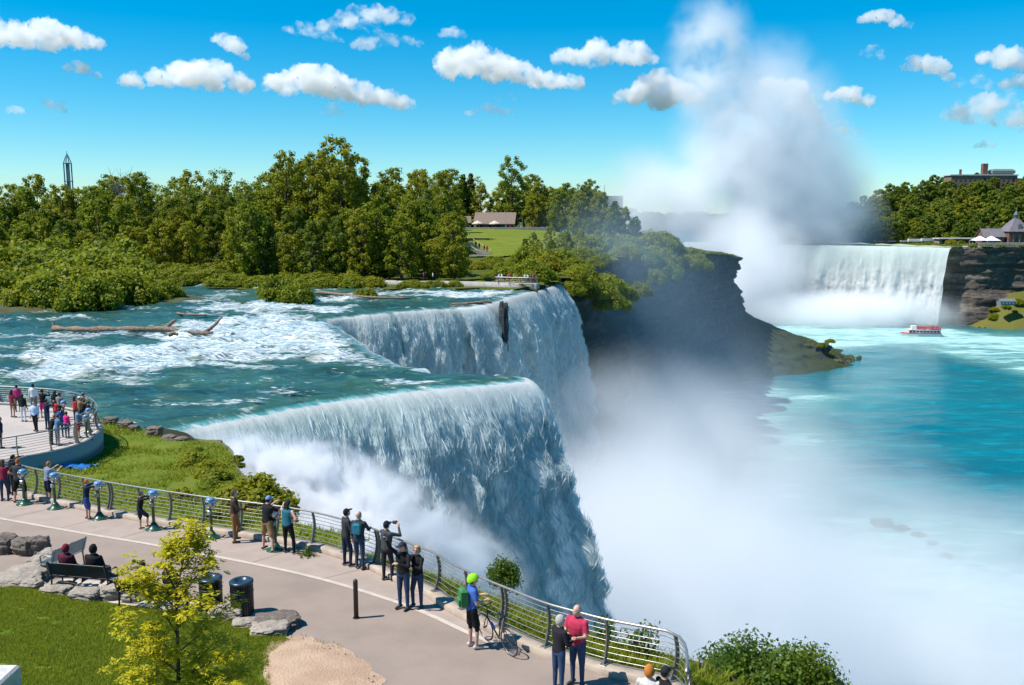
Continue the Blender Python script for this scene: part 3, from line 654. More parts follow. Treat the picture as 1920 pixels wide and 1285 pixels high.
struct(link('gorge_wall', me, M_NEARROCK), 'ledged rock wall under the grass bank')

# lawn, soil and the ground in front
lawn_px = [(-300, 1096), (-60, 1088), (0, 1098), (60, 1092), (130, 1112), (210, 1132), (300, 1140), (380, 1146), (430, 1160), (470, 1182), (520, 1190), (545, 1200), (500, 1230), (505, 1285), (540, 1420), (-300, 1500)]
LAWN = np.array([G(a, b)[:2] for a, b in lawn_px])
zlawn = lambda x, y: gzv(x, y) + .02 + .14 * sstep(0, 1.0, sdpoly(LAWN, np.asarray(x), np.asarray(y))) + (fbm(xyz(np.asarray(x) * .8, y), 3, 5) - .5) * .06
struct(flatpoly('lawn', LAWN, zlawn, M_TURF, .35), 'short green lawn behind the boulders')
soil_px = [(445, 1188), (500, 1192), (560, 1188), (600, 1200), (650, 1222), (690, 1245), (715, 1275), (740, 1320), (760, 1400), (480, 1420), (470, 1285), (470, 1225)]
SOIL = spline(np.array([G(a, b)[:2] for a, b in soil_px]), 160, closed=True)
ctr_ = SOIL.mean(0); SOIL = ctr_ + (SOIL - ctr_) * (1 + (fbm(xyz(SOIL[:, 0] * 2.3, SOIL[:, 1] * 2.3), 4, 7) - .5) * .22)[:, None]
struct(flatpoly('bare_soil', SOIL, lambda x, y: gzv(x, y) + .008 + .05 * sstep(0, .6, sdpoly(SOIL, np.asarray(x), np.asarray(y))), M_SOIL, .4), 'patch of bare sandy soil at the lawn edge')
# pale paved pad under benches and bins
pad_px = [(80, 1098), (120, 1086), (215, 1092), (300, 1112), (380, 1130), (470, 1146), (515, 1160), (480, 1182), (380, 1165), (250, 1140), (150, 1120), (80, 1108)]
PAD = np.array([G(a, b)[:2] for a, b in pad_px])
struct(flatpoly('bench_pad', PAD, lambda x, y: gzv(x, y) + .012, M_LINE, 1.0))

def blades(name, pts, h, wd, lean, mat, label, rnd, parent=None):
    """grass: one bent blade of two faces at every point"""
    n = len(pts); a = rnd.uniform(0, 2 * np.pi, n); hh = h * rnd.uniform(.5, 1.3, n); ww = wd * rnd.uniform(.6, 1.3, n)
    dx, dy = np.cos(a), np.sin(a); b = rnd.uniform(0, 2 * np.pi, n); lx, ly = np.cos(b) * lean * hh, np.sin(b) * lean * hh
    p = np.asarray(pts); v = np.zeros((n, 5, 3))
    v[:, 0] = p + np.stack([dx * ww, dy * ww, 0 * ww], 1); v[:, 1] = p - np.stack([dx * ww, dy * ww, 0 * ww], 1)
    m = p + np.stack([lx * .35, ly * .35, hh * .6], 1); v[:, 2] = m - np.stack([dx * ww, dy * ww, 0 * ww], 1) * .7; v[:, 3] = m + np.stack([dx * ww, dy * ww, 0 * ww], 1) * .7
    v[:, 4] = p + np.stack([lx, ly, hh], 1)
    i = np.arange(n)[:, None] * 5
    f = np.vstack([i + [0, 1, 2], i + [0, 2, 3], i + [3, 2, 4]])
    me = fastmesh(name, v.reshape(-1, 3), f); attr(me, 'tint', np.repeat(np.clip(fbm(p * .7, 3, 8) * .7 + rnd.uniform(-.2, .5, n), 0, 1), 5))
    return tag(link(name, me, mat, parent), label, 'grass' if parent is None else None, None, 'stuff')
def scatter(poly, n, rnd, pad=0.0):
    poly = np.asarray(poly); lo, hi = poly.min(0), poly.max(0); out = np.zeros((0, 2))
    while len(out) < n:
        q = rnd.uniform(lo, hi, (n * 2, 2)); q = q[sdpoly(poly, q[:, 0], q[:, 1]) > pad]; out = np.vstack([out, q])
    return out[:n]
vis = np.array([G(a, b)[:2] for a, b in [(-40, 1096), (0, 1100), (60, 1096), (130, 1116), (210, 1136), (300, 1144), (430, 1164), (520, 1192), (545, 1202), (505, 1230), (510, 1310), (-40, 1310)]])
q = scatter(vis, 90000, NR, .02); q = q[fbm(xyz(q[:, 0] * 2, q[:, 1] * 2), 2, 3) > .22]
blades('grass', np.column_stack([q, zlawn(q[:, 0], q[:, 1])]), .075, .006, .6, M_GRASS, 'fine green blades of the lawn behind the boulders', NR)
q = scatter(bank_poly, 100000, NR, .0); q = q[(q[:, 0] > -33)]
dens = fbm(xyz(q[:, 0] * .45, q[:, 1] * .45), 3, 14); q = q[dens > .33]
q = q[~inside(pfpoly, q[:, 0], q[:, 1])]
blades('grass', np.column_stack([q, zbank(q[:, 0], q[:, 1]) - .02]), .20, .022, .8, M_WEED, 'tufted grass covering the bank above the brink', NR)
k = NR.integers(sel.start, n, 26000); tt = NR.uniform(0.02, 1, 26000)
pp = a[k] * (1 - tt[:, None]) + b[k] * tt[:, None] + NR.normal(0, .03, (26000, 3)) * [1, 1, 0]
blades('grass', pp, .27, .013, .8, M_WEED, 'weeds and tall grass along the outside of the railing', NR)

qs = scatter(SOIL, 260, NR, .03); pm_ = MB()
for (a_, b_) in qs: r_ = R.uniform(.008, .026); pm_.ball((a_, b_, gz(b_) + .05), (r_ * 1.3, r_, r_ * .7), 6, 4)
tag(pm_.build('pebbles', M_KERB), 'scattered pebbles on the bare soil', 'pebbles', None, 'stuff')
qs = scatter(SOIL, 9000, NR, -.0); eg = sdpoly(SOIL, qs[:, 0], qs[:, 1]) + (fbm(xyz(qs[:, 0] * 3, qs[:, 1] * 3), 3, 9) - .5) * .5; qs = qs[(eg < .14) & (qs[:, 0] < SOIL[:, 0].mean() + .35)]
blades('grass', np.column_stack([qs, gz(qs[:, 1]) + .03]), .08, .006, .8, M_GRASS, 'thin grass creeping onto the bare soil', NR)
# ---- railings: bowed flat posts, a round top rail and seven thin rails
M_STEEL = plain('railing_steel', (.40, .375, .345), .38, .08, 8, 0, .75)
M_POST = plain('railing_post', (.23, .215, .20), .45, .1, 8, 0, .6)
def bow(h): return .13 * math.sin(math.pi * min(1, h / 1.02) * .85) + .0
def railing(label, base, closed_len, step, dbl, up, sgn=1.0, height=1.04, nr=7, thick=1.0):
    L = np.r_[0, np.cumsum(np.linalg.norm(np.diff(base, axis=0), axis=1))]
    def at(s): return np.array([np.interp(s, L, base[:, k]) for k in range(3)])
    def nrm(s):
        t = at(s + .05) - at(s - .05); t /= np.linalg.norm(t[:2]) + 1e-9; return np.array([-t[1], t[0], 0]) * sgn
    root = thing('railing', label, 'railing', at(L[-1] * .5))
    o0 = at(L[-1] * .5)
    ss = np.arange(0.01, L[-1], .35)
    for k in range(nr + 1):
        h = height if k == nr else .13 + k * (height - .27) / (nr - 1)
        pts = [tuple(at(s) + nrm(s) * bow(h) + [0, 0, up + h] - o0) for s in ss]
        m = MB().tube(pts, (.032 if k == nr else .011) * thick, 8 if k == nr else 5, cap=True)
        m.build('top_rail' if k == nr else 'rail', M_STEEL, root, True)
    s = step * .4; i = 0
    while s < L[-1]:
        for off in ((-.07, .07) if (i % dbl == dbl - 1) else (0,)):
            c = at(s + off); nn_ = nrm(s); t = np.array([nn_[1], -nn_[0], 0]); m = MB(); vv = []; ff = []
            for q in range(9):
                h = q / 8 * (height - .02); w_ = .055 * thick * (1.25 - .55 * q / 8); cc_ = c - o0 + nn_ * bow(h) + [0, 0, up + h - .01]
                for (sx, sy) in ((-1, -1), (1, -1), (1, 1), (-1, 1)): vv.append(cc_ + nn_ * sx * w_ + t * sy * .016 * thick)
            for q in range(8):
                for e in range(4): ff.append((q * 4 + e, q * 4 + (e + 1) % 4, q * 4 + 4 + (e + 1) % 4, q * 4 + 4 + e))
            ff += [(3, 2, 1, 0), (32, 33, 34, 35)]
            m.add(vv, ff); cb = c - o0 + [0, 0, up + .012]; m.box(cb, (.26, .16, .03), math.atan2(nn_[1], nn_[0]), .008)
            m.build('post', M_POST, root)
        s += step; i += 1
    return root
fb = foff(-.06); fb = fb[(FLEN > 0.0)]
railing('long bowed steel railing curving along the promenade edge', fb, None, 1.62, 4, hk)
pb = plane_offset(PFC, .17)
railing('bowed steel railing round the viewing platform', pb, None, 1.62, 4, .16)
# ================================================================== TREES AND SHRUBS
M_BARK = plain('bark', (.075, .058, .042), .9, .25, 3, .6, 0, (.12, .10, .08), .1, 12)
M_LEAF = foliage('tree_leaves', (.10, .155, .010), (.24, .285, .016), (.30, .285, .016), .5)
M_LEAFD = foliage('dark_leaves', (.06, .11, .010), (.155, .21, .014), (.13, .17, .014), .45)
M_LEAFY = foliage('yellow_leaves', (.18, .20, .010), (.37, .35, .018), (.30, .30, .016), .5)
M_SHRUB = foliage('shrub_leaves', (.12, .165, .010), (.28, .31, .018), (.21, .25, .015), .48)
M_HILL = foliage('hill_leaves', (.05, .10, .012), (.14, .20, .018), (.19, .21, .018), .42)
M_CONIF = foliage('conifer_needles', (.075, .070, .018), (.14, .11, .03), (.11, .11, .02), .3)
def leafcloud(cent, rad, n_each, ls, rnd, flat=.75, shell=.55, aspect=.75, updown=.35):
    """leaf faces gathered in clumps: returns verts, faces, tint"""
    V, Tn = [], []
    for c, r in zip(cent, rad):
        n = max(4, int(n_each * (r / np.mean(rad)) ** 1.7)); d = rnd.normal(size=(n, 3)); d /= np.linalg.norm(d, axis=1)[:, None]
        q = d * (r * rnd.uniform(shell, 1.05, n) ** .7)[:, None]; q[:, 2] *= flat; q *= rnd.uniform(.75, 1.25, (n, 1)); pos = np.asarray(c) + q
        nr = d + rnd.normal(0, .55, (n, 3)); nr[:, 2] += updown; nr /= np.linalg.norm(nr, axis=1)[:, None]
        t = np.cross(nr, rnd.normal(size=(n, 3))); t /= np.linalg.norm(t, axis=1)[:, None] + 1e-9; b = np.cross(nr, t)
        s = ls * rnd.uniform(.55, 1.35, n)[:, None]
        V.append(np.stack([pos + t * s, pos + b * s * aspect, pos - t * s, pos - b * s * aspect], 1))
        Tn.append(np.clip(rnd.uniform(.1, .9, n) + rnd.normal(0, .18), 0, 1))
    V = np.vstack(V); Tn = np.concatenate(Tn); n = len(V)
    return V.reshape(-1, 3), np.arange(n * 4).reshape(n, 4), np.repeat(Tn, 4)
def wiggle(a, b, n, amp, rnd):
    a, b = np.asarray(a, float), np.asarray(b, float); t = np.linspace(0, 1, n)[:, None]
    p = a + (b - a) * t; p[1:-1] += rnd.normal(0, amp, (n - 2, 3)) * [1, 1, .4]; return p
def make_tree(seed, H, Rr, base, ncl, nleaf, ls, profile='round', bare=0.0, mat=None):
    rnd = np.random.default_rng(seed); m = MB()
    tr = wiggle((0, 0, -.6), (rnd.normal(0, .3), rnd.normal(0, .3), H * .82), 9, H * .012, rnd)
    r0 = H * .016 + .06; m.tube(tr, list(np.linspace(r0, r0 * .22, 9)), 7)
    cen, rad = [], []
    for i in range(ncl):
        h = base + (1 - base) * ((i + rnd.uniform(0, 1)) / ncl)
        hh = (h - base) / (1 - base)
        if profile == 'round': pr = math.sin(math.pi * min(1, hh * .80 + .16)) ** .7
        elif profile == 'tall': pr = .35 + .65 * math.sin(math.pi * min(1, hh * .75 + .2)) ** .8
        elif profile == 'cone': pr = (1 - hh) ** .85 + .04
        else: pr = (.55 + .45 * hh) * math.sqrt(max(0, 1 - max(0, hh - .75) ** 2 * 12))
        an = i * 2.399 + rnd.uniform(-.5, .5); rr = Rr * pr * rnd.uniform(.45, 1.0)
        c = np.array([rr * math.cos(an), rr * math.sin(an), H * h]); cen.append(c)
        cr = Rr * rnd.uniform(.24, .42) * (.65 if profile in ('cone',) else 1.0) * (1 - .25 * hh); rad.append(cr)
        if i % 2 == 0 or bare:
            k = min(8, max(1, int((h - .22) / .82 * 8))); s = tr[k]
            m.tube(wiggle(s, c, 5, H * .012, rnd), list(np.linspace(r0 * .38 * (1 - hh * .6), .02, 5)), 5, cap=False)
    trunk = m.mesh('trunk', True); trunk.materials.append(M_BARK)
    v, f, t = leafcloud(cen, rad, nleaf, ls, rnd, .72 if profile != 'cone' else .4, .12)
    kp = v.reshape(-1, 4, 3)[:, :, 2].mean(1) > .1
    v = v.reshape(-1, 4, 3)[kp].reshape(-1, 3); t = t.reshape(-1, 4)[kp].ravel(); f = np.arange(len(v)).reshape(-1, 4)
    cr = fastmesh('crown', v, f); attr(cr, 'tint', t); cr.materials.append(mat or M_LEAF)
    return trunk, cr
def put_tree(name, label, proto, loc, s, rz, group, cat='tree', sz=1.0):
    e = thing(name, label, cat, loc, rz, group); e.scale = (s, s, s * sz)
    link('trunk', proto[0], None, e); link('crown', proto[1], None, e); return e
PT = dict(
    round=[make_tree(s, 18, 4.7, .14, 46, 130, .27) for s in (1, 2, 3, 4)],
    tall=[make_tree(s, 24, 4.8, .26, 48, 120, .28, 'tall') for s in (11, 12, 13)],
    open=[make_tree(s, 21, 4.6, .30, 34, 64, .26, 'tall', 1) for s in (21, 22)],
    dark=[make_tree(s, 18, 4.5, .10, 46, 130, .27, 'round', 0, M_LEAFD) for s in (31, 32)],
    yellow=[make_tree(s, 14, 4.2, .10, 40, 120, .25, 'round', 0, M_LEAFY) for s in (41, 42)],
    conif=[make_tree(51, 20, 4.2, .08, 120, 60, .32, 'cone', 0, M_CONIF)],
)
TL = dict(round='rounded olive green tree in the island woods', tall='tall green tree standing above the island woods', open='open-crowned tree with bare limbs showing in the island woods',
          dark='dense dark green tree in the island woods', yellow='bright yellow green tree in the island woods', conif='dark brownish conifer rising behind the lodge')
PH = [make_tree(s, 14, 6.0, .08, 24, 80, .62, 'round', 0, mt) for s, mt in ((61, M_HILL), (62, M_LEAFD), (63, M_LEAFD), (64, M_LEAF))]
rr = random.Random(5)
# front row along the bank, then rows behind; (pixel x, distance, kind, height factor)
rows = []
for px in range(448, 862, 19): rows.append((px + rr.uniform(-7, 7), 182 + rr.uniform(-4, 8), rr.choice(['round', 'dark', 'round', 'yellow']), rr.uniform(.62, .86)))
for px in range(195, 460, 18): rows.append((px + rr.uniform(-7, 7), 205 + rr.uniform(-6, 20), rr.choice(['round', 'dark', 'round', 'yellow', 'yellow']), rr.uniform(.72, .95)))
for px in range(-30, 850, 22): rows.append((px + rr.uniform(-9, 9), 232 + rr.uniform(-8, 12), rr.choice(['round', 'open', 'dark', 'tall', 'round']), rr.uniform(.74, .98)))
for px in range(-30, 850, 21): rows.append((px + rr.uniform(-9, 9), 262 + rr.uniform(-10, 14), rr.choice(['tall', 'open', 'round', 'tall']), rr.uniform(.86, 1.04)))
for px in range(-40, 210, 19): rows.append((px + rr.uniform(-9, 9), 190 + rr.uniform(-6, 12), rr.choice(['round', 'yellow', 'yellow', 'dark']), rr.uniform(.55, .78)))
for px in range(800, 1140, 18): rows.append((px + rr.uniform(-6, 6), 356 + rr.uniform(0, 26), rr.choice(['round', 'tall', 'round', 'open']), rr.uniform(.84, 1.08)))
for (px, d, k, s) in [(545, 226, 'tall', 1.04), (600, 226, 'tall', 1.10), (640, 222, 'tall', 1.16), (672, 228, 'tall', 1.05), (510, 232, 'open', 1.08), (470, 236, 'open', 1.0), (425, 240, 'open', 1.0), (330, 225, 'dark', .98), (180, 246, 'open', 1.0), (210, 250, 'tall', .92), (20, 236, 'dark', 1.02), (60, 240, 'round', 1.04), (740, 240, 'tall', .96), (785, 246, 'tall', .98), (960, 352, 'tall', 1.16), (1010, 340, 'round', 1.05), (870, 362, 'conif', .98), (884, 366, 'conif', 1.06), (1060, 330, 'round', 1.0), (1095, 315, 'dark', .95), (1120, 300, 'round', .85), (1085, 300, 'round', .9), (1046, 318, 'round', .86), (1105, 345, 'tall', .8), (1150, 300, 'dark', .72), (1170, 310, 'round', .62), (1190, 318, 'dark', .5),
                      (845, 205, 'round', .58), (815, 198, 'dark', .66), (780, 196, 'round', .72), (850, 232, 'dark', .62), (862, 300, 'round', .60), (838, 310, 'dark', .72), (830, 268, 'round', .72), (1000, 338, 'yellow', .9), (1030, 250, 'round', .34), (1052, 246, 'yellow', .42), (1075, 262, 'round', .46), (1010, 226, 'yellow', .34), (1035, 214, 'dark', .34), (1100, 272, 'dark', .5), (1062, 228, 'round', .36), (1088, 240, 'round', .4), (1120, 262, 'yellow', .42), (1140, 285, 'round', .5), (1165, 300, 'dark', .46), (1190, 320, 'round', .42), (1000, 245, 'round', .3), (985, 220, 'dark', .3), (1150, 330, 'dark', .7), (1125, 330, 'tall', .7)]: rows.append((px, d, k, s))
for (px, d, k, s) in rows:
    x_ = (px - 960) / F * d; z_ = float(zland([x_], [d])[0])
    pr = rr.choice(PT[k]); where = 'on the slope beside the island cliff' if px > 980 and d < 330 else 'near the lodge' if d > 290 else 'behind the low islet' if px < 210 and d < 210 else 'at the edge of the rapids' if d < 200 else 'in the middle of the island woods' if d < 248 else 'on the skyline of the island woods'
    put_tree(k + '_tree' if k != 'conif' else 'conifer_tree', TL[k] if k == 'conif' else TL[k].split(' in the island')[0].split(' standing')[0] + ' ' + where, pr, (x_, d, z_ - .2), s * rr.uniform(.94, 1.05), rr.uniform(0, 6.28), 'trees of the island woods', sz=rr.uniform(.92, 1.08))
# bare tree against the sky
rnd = np.random.default_rng(8); m = MB(); m.tube(wiggle((0, 0, 0), (0, 0, 13), 6, .15, rnd), list(np.linspace(.34, .14, 6)), 6)
for i in range(22):
    a = i * 2.4; h = 9 + 5 * rnd.uniform(); t1 = np.array([math.cos(a) * rnd.uniform(2, 5), math.sin(a) * rnd.uniform(2, 5), h + rnd.uniform(3, 9)]); t1[2] = min(t1[2], 21.5)
    p = wiggle((0, 0, h - 2), t1, 5, .25, rnd); m.tube(p, list(np.linspace(.12, .02, 5)), 5, False)
    for j in range(4):
        q = p[2 + j % 2]; e = q + np.array([rnd.normal(0, 1.1), rnd.normal(0, 1.1), rnd.uniform(.8, 3)]); m.tube(wiggle(q, e, 3, .1, rnd), [.05, .035, .015], 4, False)
bt = thing('bare_tree', 'leafless grey tree spreading against the sky', 'tree', ((238 - 960) / F * 240, 240, 5.6)); m.build('trunk', plain('grey_bark', (.23, .20, .18), .9), bt)

# ---- shrubs
def make_shrub(seed, Rr, H, ncl, nleaf, ls, mat):
    rnd = np.random.default_rng(seed); m = MB(); cen, rad = [], []
    for i in range(ncl):
        a = i * 2.399 + rnd.uniform(-.4, .4); r = Rr * math.sqrt((i + .5) / ncl); h = H * (1 - .72 * (r / Rr) ** 2) * rnd.uniform(.55, 1.0)
        c = np.array([r * math.cos(a), r * math.sin(a), h * .80]); cen.append(c); rad.append(max(.22, H * rnd.uniform(.18, .30)))
        if i % 2 == 0: m.tube(wiggle((rnd.normal(0, .1 * Rr), rnd.normal(0, .1 * Rr), -.2), c, 4, .05 * H, rnd), list(np.linspace(.018 * H + .01, .008, 4)), 4, False)
        if r > .5 * Rr: cen.append(c * [1, 1, .45]); rad.append(rad[-1])
    st = m.mesh('stem', True); st.materials.append(M_BARK)
    v, f, t = leafcloud(cen, rad, nleaf, ls, rnd, .85, .4); cr = fastmesh('foliage', v, f); attr(cr, 'tint', t); cr.materials.append(mat); return st, cr
def put_shrub(name, label, pr, loc, s, rz, group, sz=1.0, cat='shrub'):
    e = thing(name, label, cat, loc, rz, group); e.scale = (s, s, s * sz); link('stem', pr[0], None, e); link('foliage', pr[1], None, e); return e
SH = [make_shrub(s, 3.4, 4.2, 30, 110, .20, M_SHRUB) for s in (1, 2, 3)] + [make_shrub(s, 3.4, 4.2, 30, 110, .20, M_LEAF) for s in (4, 5)]
M_SAND = plain('islet_soil', (.055, .065, .02), .95, .2, .6, .5)
islet = np.array([W(a, b)[:2] for a, b in [(-260, 600), (-60, 592), (0, 590), (130, 586), (250, 574), (330, 571), (392, 566), (385, 556), (300, 540), (190, 522), (100, 512), (-60, 505), (-300, 505)]])
X, Y = np.meshgrid(np.arange(-130, -40, 1.2), np.arange(116, 235, 1.2)); x, y = X.ravel(), Y.ravel(); sd = sdpoly(islet, x, y)
me, u = gridmesh('islet', X, Y, (-.35 + .9 * sstep(-1, 4, sd) + (fbm(xyz(x * .3, y * .3), 3) - .5) * .4).reshape(X.shape), (sd > -1.2).reshape(X.shape))
struct(link('islet', me, M_SAND), 'low bushy islet in the rapids')
q = scatter(islet, 105, np.random.default_rng(3), 1.3); q = q[(q[:, 0] / q[:, 1] * F + 960 > -60)]
for i, (x_, y_) in enumerate(q):
    far = (y_ - 124) / 70; s = rr.uniform(.95, 1.35) * (1 + .85 * min(1, max(0, far))) * (1.0 if x_ / y_ * F + 960 < 260 else .62)
    put_shrub('bush', 'yellow green bush in the thicket on the low islet' if i % 3 else 'darker green bush in the thicket on the low islet', SH[rr.randrange(3) if i % 3 else 3 + rr.randrange(2)], (x_, y_, .1), s, rr.uniform(0, 6), 'bushes on the low islet', rr.uniform(.85, 1.25))
def islet_bush(px, py, wpx, label, sz, pr):
    c = W(px, py); s = wpx / F * c[1] / 6.8
    put_shrub('bush', label, pr, (c[0], c[1], -.15), s, 1.0, None, sz)
islet_bush(522, 563, 74, 'rounded bush standing alone in the rapids, left half of a pair', 1.25, SH[0]); islet_bush(556, 566, 62, 'rounded bush with a steep side standing in the rapids, right half of a pair', 1.15, SH[1])
islet_bush(685, 558, 44, 'tiny tufted bush standing in the white rapids', .85, SH[2])
# bank bushes below the lookout path and on the cliff slope
for i in range(44):
    px = rr.uniform(400, 1000); d = rr.uniform(170.5, 178); x_ = (px - 960) / F * d
    put_shrub('bush', 'low bush at the water edge of the island bank', rr.choice(SH), (x_, d, .1), (rr.uniform(.55, 1.0) if px < 700 else rr.uniform(.30, .5)), rr.uniform(0, 6), 'low bushes along the island bank', .75)
for i in range(68):
    t = rr.uniform(0, 1) ** .9; e = np.array([np.interp(t, [0, .2, .45, .7, 1], [8, 15, 25, 40, 60]), np.interp(t, [0, .2, .45, .7, 1], [178, 200, 230, 280, 330])])
    o = rr.uniform(-16, 9); x_ = e[0] + o; y_ = e[1] - abs(o) * .1; z_ = float(zland([x_], [y_])[0]) if o < 0 else float(zland([e[0]], [e[1]])[0]) - o * .9
    put_shrub('bush', 'bush clinging to the steep slope beside the island cliff', rr.choice(SH), (x_, y_, z_ - .3), rr.uniform(.7, 1.3) * (1.2 if t > .5 else .95), rr.uniform(0, 6), 'bushes on the slope above the cliff', rr.uniform(.8, 1.2))
for i in range(20):
    t = rr.uniform(0, 1); x_ = np.interp(t, [0, 1], [58, 110]) - rr.uniform(0, 9); y_ = np.interp(t, [0, 1], [330, 448]); z_ = float(zland([x_], [y_])[0])
    put_shrub('bush', 'small bush on the flat point above the dark cliff', rr.choice(SH), (x_, y_, z_ - .2), rr.uniform(.3, .62), rr.uniform(0, 6), 'bushes on the flat point', .7)
for i in range(12):
    t = rr.uniform(0, 1); a = np.array([(118, 428), (135, 420), (150, 424), (157, 432)]); k = rr.randrange(3); f_ = rr.random(); c = a[k] * (1 - f_) + a[k + 1] * f_
    put_shrub('bush', 'scrubby bush on the boulder slope at the gorge water', SH[3 + rr.randrange(2)], (c[0] - rr.uniform(0, 8), c[1] + rr.uniform(-4, 6), -50 + rr.uniform(-2, 6) - (c[0] - 118) * .1), rr.uniform(.35, .7), rr.uniform(0, 6), 'bushes on the boulder slope', .8)
for i in range(22):
    px = 1140 + i * 11 + rr.uniform(-5, 5); d = rr.uniform(1000, 1250); x_ = (px - 960) / F * d
    put_tree('shore_tree', 'hazy dark tree on the low shore beyond the plume', PH[i % 3], (x_, d, -10.6), rr.uniform(1.3, 2.1), rr.uniform(0, 6), 'trees on the hazy far shore')
for i in range(14):
    px = rr.uniform(300, 420); d = rr.uniform(176, 205); x_ = (px - 960) / F * d
    if not inside(lp, np.array([x_]), np.array([d]))[0]: continue
    put_shrub('bush', 'bush under the trees on the island bank past the islet', rr.choice(SH), (x_, d, float(zland([x_], [d])[0]) - .2), rr.uniform(.7, 1.2), rr.uniform(0, 6), 'bushes under the bank trees', .8)
for i in range(9):
    x_ = rr.uniform(298, 322); d = rr.uniform(552, 566); fr_ = (d - np.interp(x_, [282, 292, 306, 330], [568, 552, 545, 538])) / 26
    put_shrub('bush', 'bush on the grassy apron under the far cliff', rr.choice(SH), (x_, d, -56.6 + 18.5 * max(0, fr_) ** .8 * float(sstep(280, 312, np.array(x_)))), rr.uniform(.5, 1.0), rr.uniform(0, 6), 'bushes on the grassy apron', .6)
for i in range(18):
    px = rr.uniform(850, 985); d = rr.uniform(183, 215); x_ = (px - 960) / F * d
    put_shrub('bush', 'bush on the slope between the stairway and the bank path', rr.choice(SH), (x_, d, float(zland([x_], [d])[0]) - .2), rr.uniform(.4, .8), rr.uniform(0, 6), 'bushes between stairway and path', .75)
# hillside trees on the far bank
def inimg(x_, y_, z_): return 1570 < x_ / y_ * F + 960 < 1990
cnt = 0
for d in (645, 668, 692, 716, 742, 770, 800, 845):
    px = (1500 if d < 840 else 1440) + (0 if d > 730 else (730 - d) * 1.6)
    while px < 1960:
        x_ = (px - 960) / F * d; z_ = float(zhill([x_], [d])[0])
        put_tree('hillside_tree', ['olive', 'mid green', 'dark green', 'bright green'][cnt % 4] + ' tree in the woods on the far hillside', PH[cnt % 4], (x_, d, z_ - .6), rr.uniform(.6, 1.3) * (.7 if d < 660 else 1), rr.uniform(0, 6), 'trees of the far hillside', sz=rr.uniform(.85, 1.1)); cnt += 1
        px += rr.uniform(15, 26)
for i in range(22):
    px = rr.uniform(1600, 1850); d = rr.uniform(592, 640); x_ = (px - 960) / F * d; z_ = float(zhill([x_], [d])[0])
    if not inside(hpoly, np.array([x_ - 3]), np.array([d - 1.0]))[0]: continue
    put_shrub('bush', 'bush along the top of the far bank beside the fall', rr.choice(SH), (x_, d, z_ - .3), rr.uniform(.6, 1.25), rr.uniform(0, 6), 'bushes along the far bank', .9)
for i in range(10):
    px = rr.uniform(1782, 1945); d = 573.5 + rr.uniform(0, 3); x_ = (px - 960) / F * d
    put_shrub('bush', 'low bush along the lip of the far brown cliff', rr.choice(SH), (x_, d, -6.8), rr.uniform(.5, .8), rr.uniform(0, 6), 'bushes on the far cliff lip', .6)

# ---- the near plants
def fine_shrub(name, label, loc, Rr, H, ncl, nleaf, ls, mat, seed, cat='shrub'):
    st, cr = make_shrub(seed, Rr, H, ncl, nleaf, ls, mat); return put_shrub(name, label, (st, cr), loc, 1, 0, None, 1, cat)
M_BUSHG = foliage('bush_leaves', (.030, .075, .006), (.105, .165, .012), (.060, .110, .010), .35)
# big bush whose top rises beside the end of the railing
c = P(1440, 1330, 21.5)
fine_shrub('leafy_bush', 'large dense leafy bush rising beyond the end of the railing', (c[0], c[1], c[2] - .35), 2.1, 2.35, 60, 240, .050, M_BUSHG, 71)
c2 = P(1515, 1300, 21.8); fine_shrub('leafy_bush', 'tall dark shoot of a bush standing over the large leafy bush', (c2[0], c2[1], c2[2] - .3), .62, 2.0, 16, 200, .045, M_LEAFD, 72)
c = G(922, 1150); fine_shrub('round_bush', 'small round dark bush just outside the railing behind the cyclist', (c[0] + .3, c[1] + 1.5, c[2] + .15), .38, 1.0, 12, 170, .034, M_BUSHG, 73)
for i, (px, py, dd, lb) in enumerate([(1130, 1195, 1.2, 'spindly sprig outside the railing behind the couple'), (1190, 1218, 1.2, 'leafy sprig poking over the railing, lower of two'), (1215, 1222, 1.3, 'leafy sprig poking over the railing where the rail dips'), (430, 1000, .9, 'weedy sprig at the railing beside the lone viewer'), (570, 1034, -.5, 'small weed growing at the kerb')]):
    c = G(px, py + 40) if i < 3 else G(px, py); fine_shrub('sprig', lb, (c[0] + .2, c[1] + dd, c[2] - (.1 if i < 3 else 0)), .22, .85 if i < 3 else .3, 7, 16, .045, M_BUSHG, 80 + i, 'plant')
rnd = np.random.default_rng(99)
for i in range(30):                    # growth on the brink of the grass bank
    if i < 26:
        t = rnd.uniform(0, 1); bb = spline(BRINK, 50)[int(t * 49)]; x_, y_ = bb[0] - rnd.uniform(-.4, 2.2), bb[1] - rnd.uniform(0, 1.5); s = rnd.uniform(.10, .23)
    else:
        x_, y_ = rnd.uniform(-15, -8.5), rnd.uniform(31, 38); s = rnd.uniform(.10, .22)
        if sdpoly(bank_poly, np.array([x_]), np.array([y_]))[0] < .3: continue
    if i == 0:
        SB = [make_shrub(s_, 3.4, 4.2, 26, 100, .34, m_) for s_, m_ in ((91, M_SHRUB), (92, M_LEAFY), (93, M_LEAF))]
    put_shrub('bush', ['olive bush on the brink of the grass bank', 'yellow green bush on the brink of the grass bank', 'dull green bush on the brink of the grass bank'][i % 3] , SB[i % 3], (x_, y_, float(zbank([x_], [y_])[0]) - .15), s, rnd.uniform(0, 6), 'bushes on the grass bank', rnd.uniform(.7, 1.0))
c = P(470, 935, 36.5); put_shrub('bush', 'tall dark bush at the corner of the brink above the spray', make_shrub(95, 3.4, 4.2, 34, 160, .22, M_LEAF), (c[0], c[1], 1.35), .50, 2, None, .95)

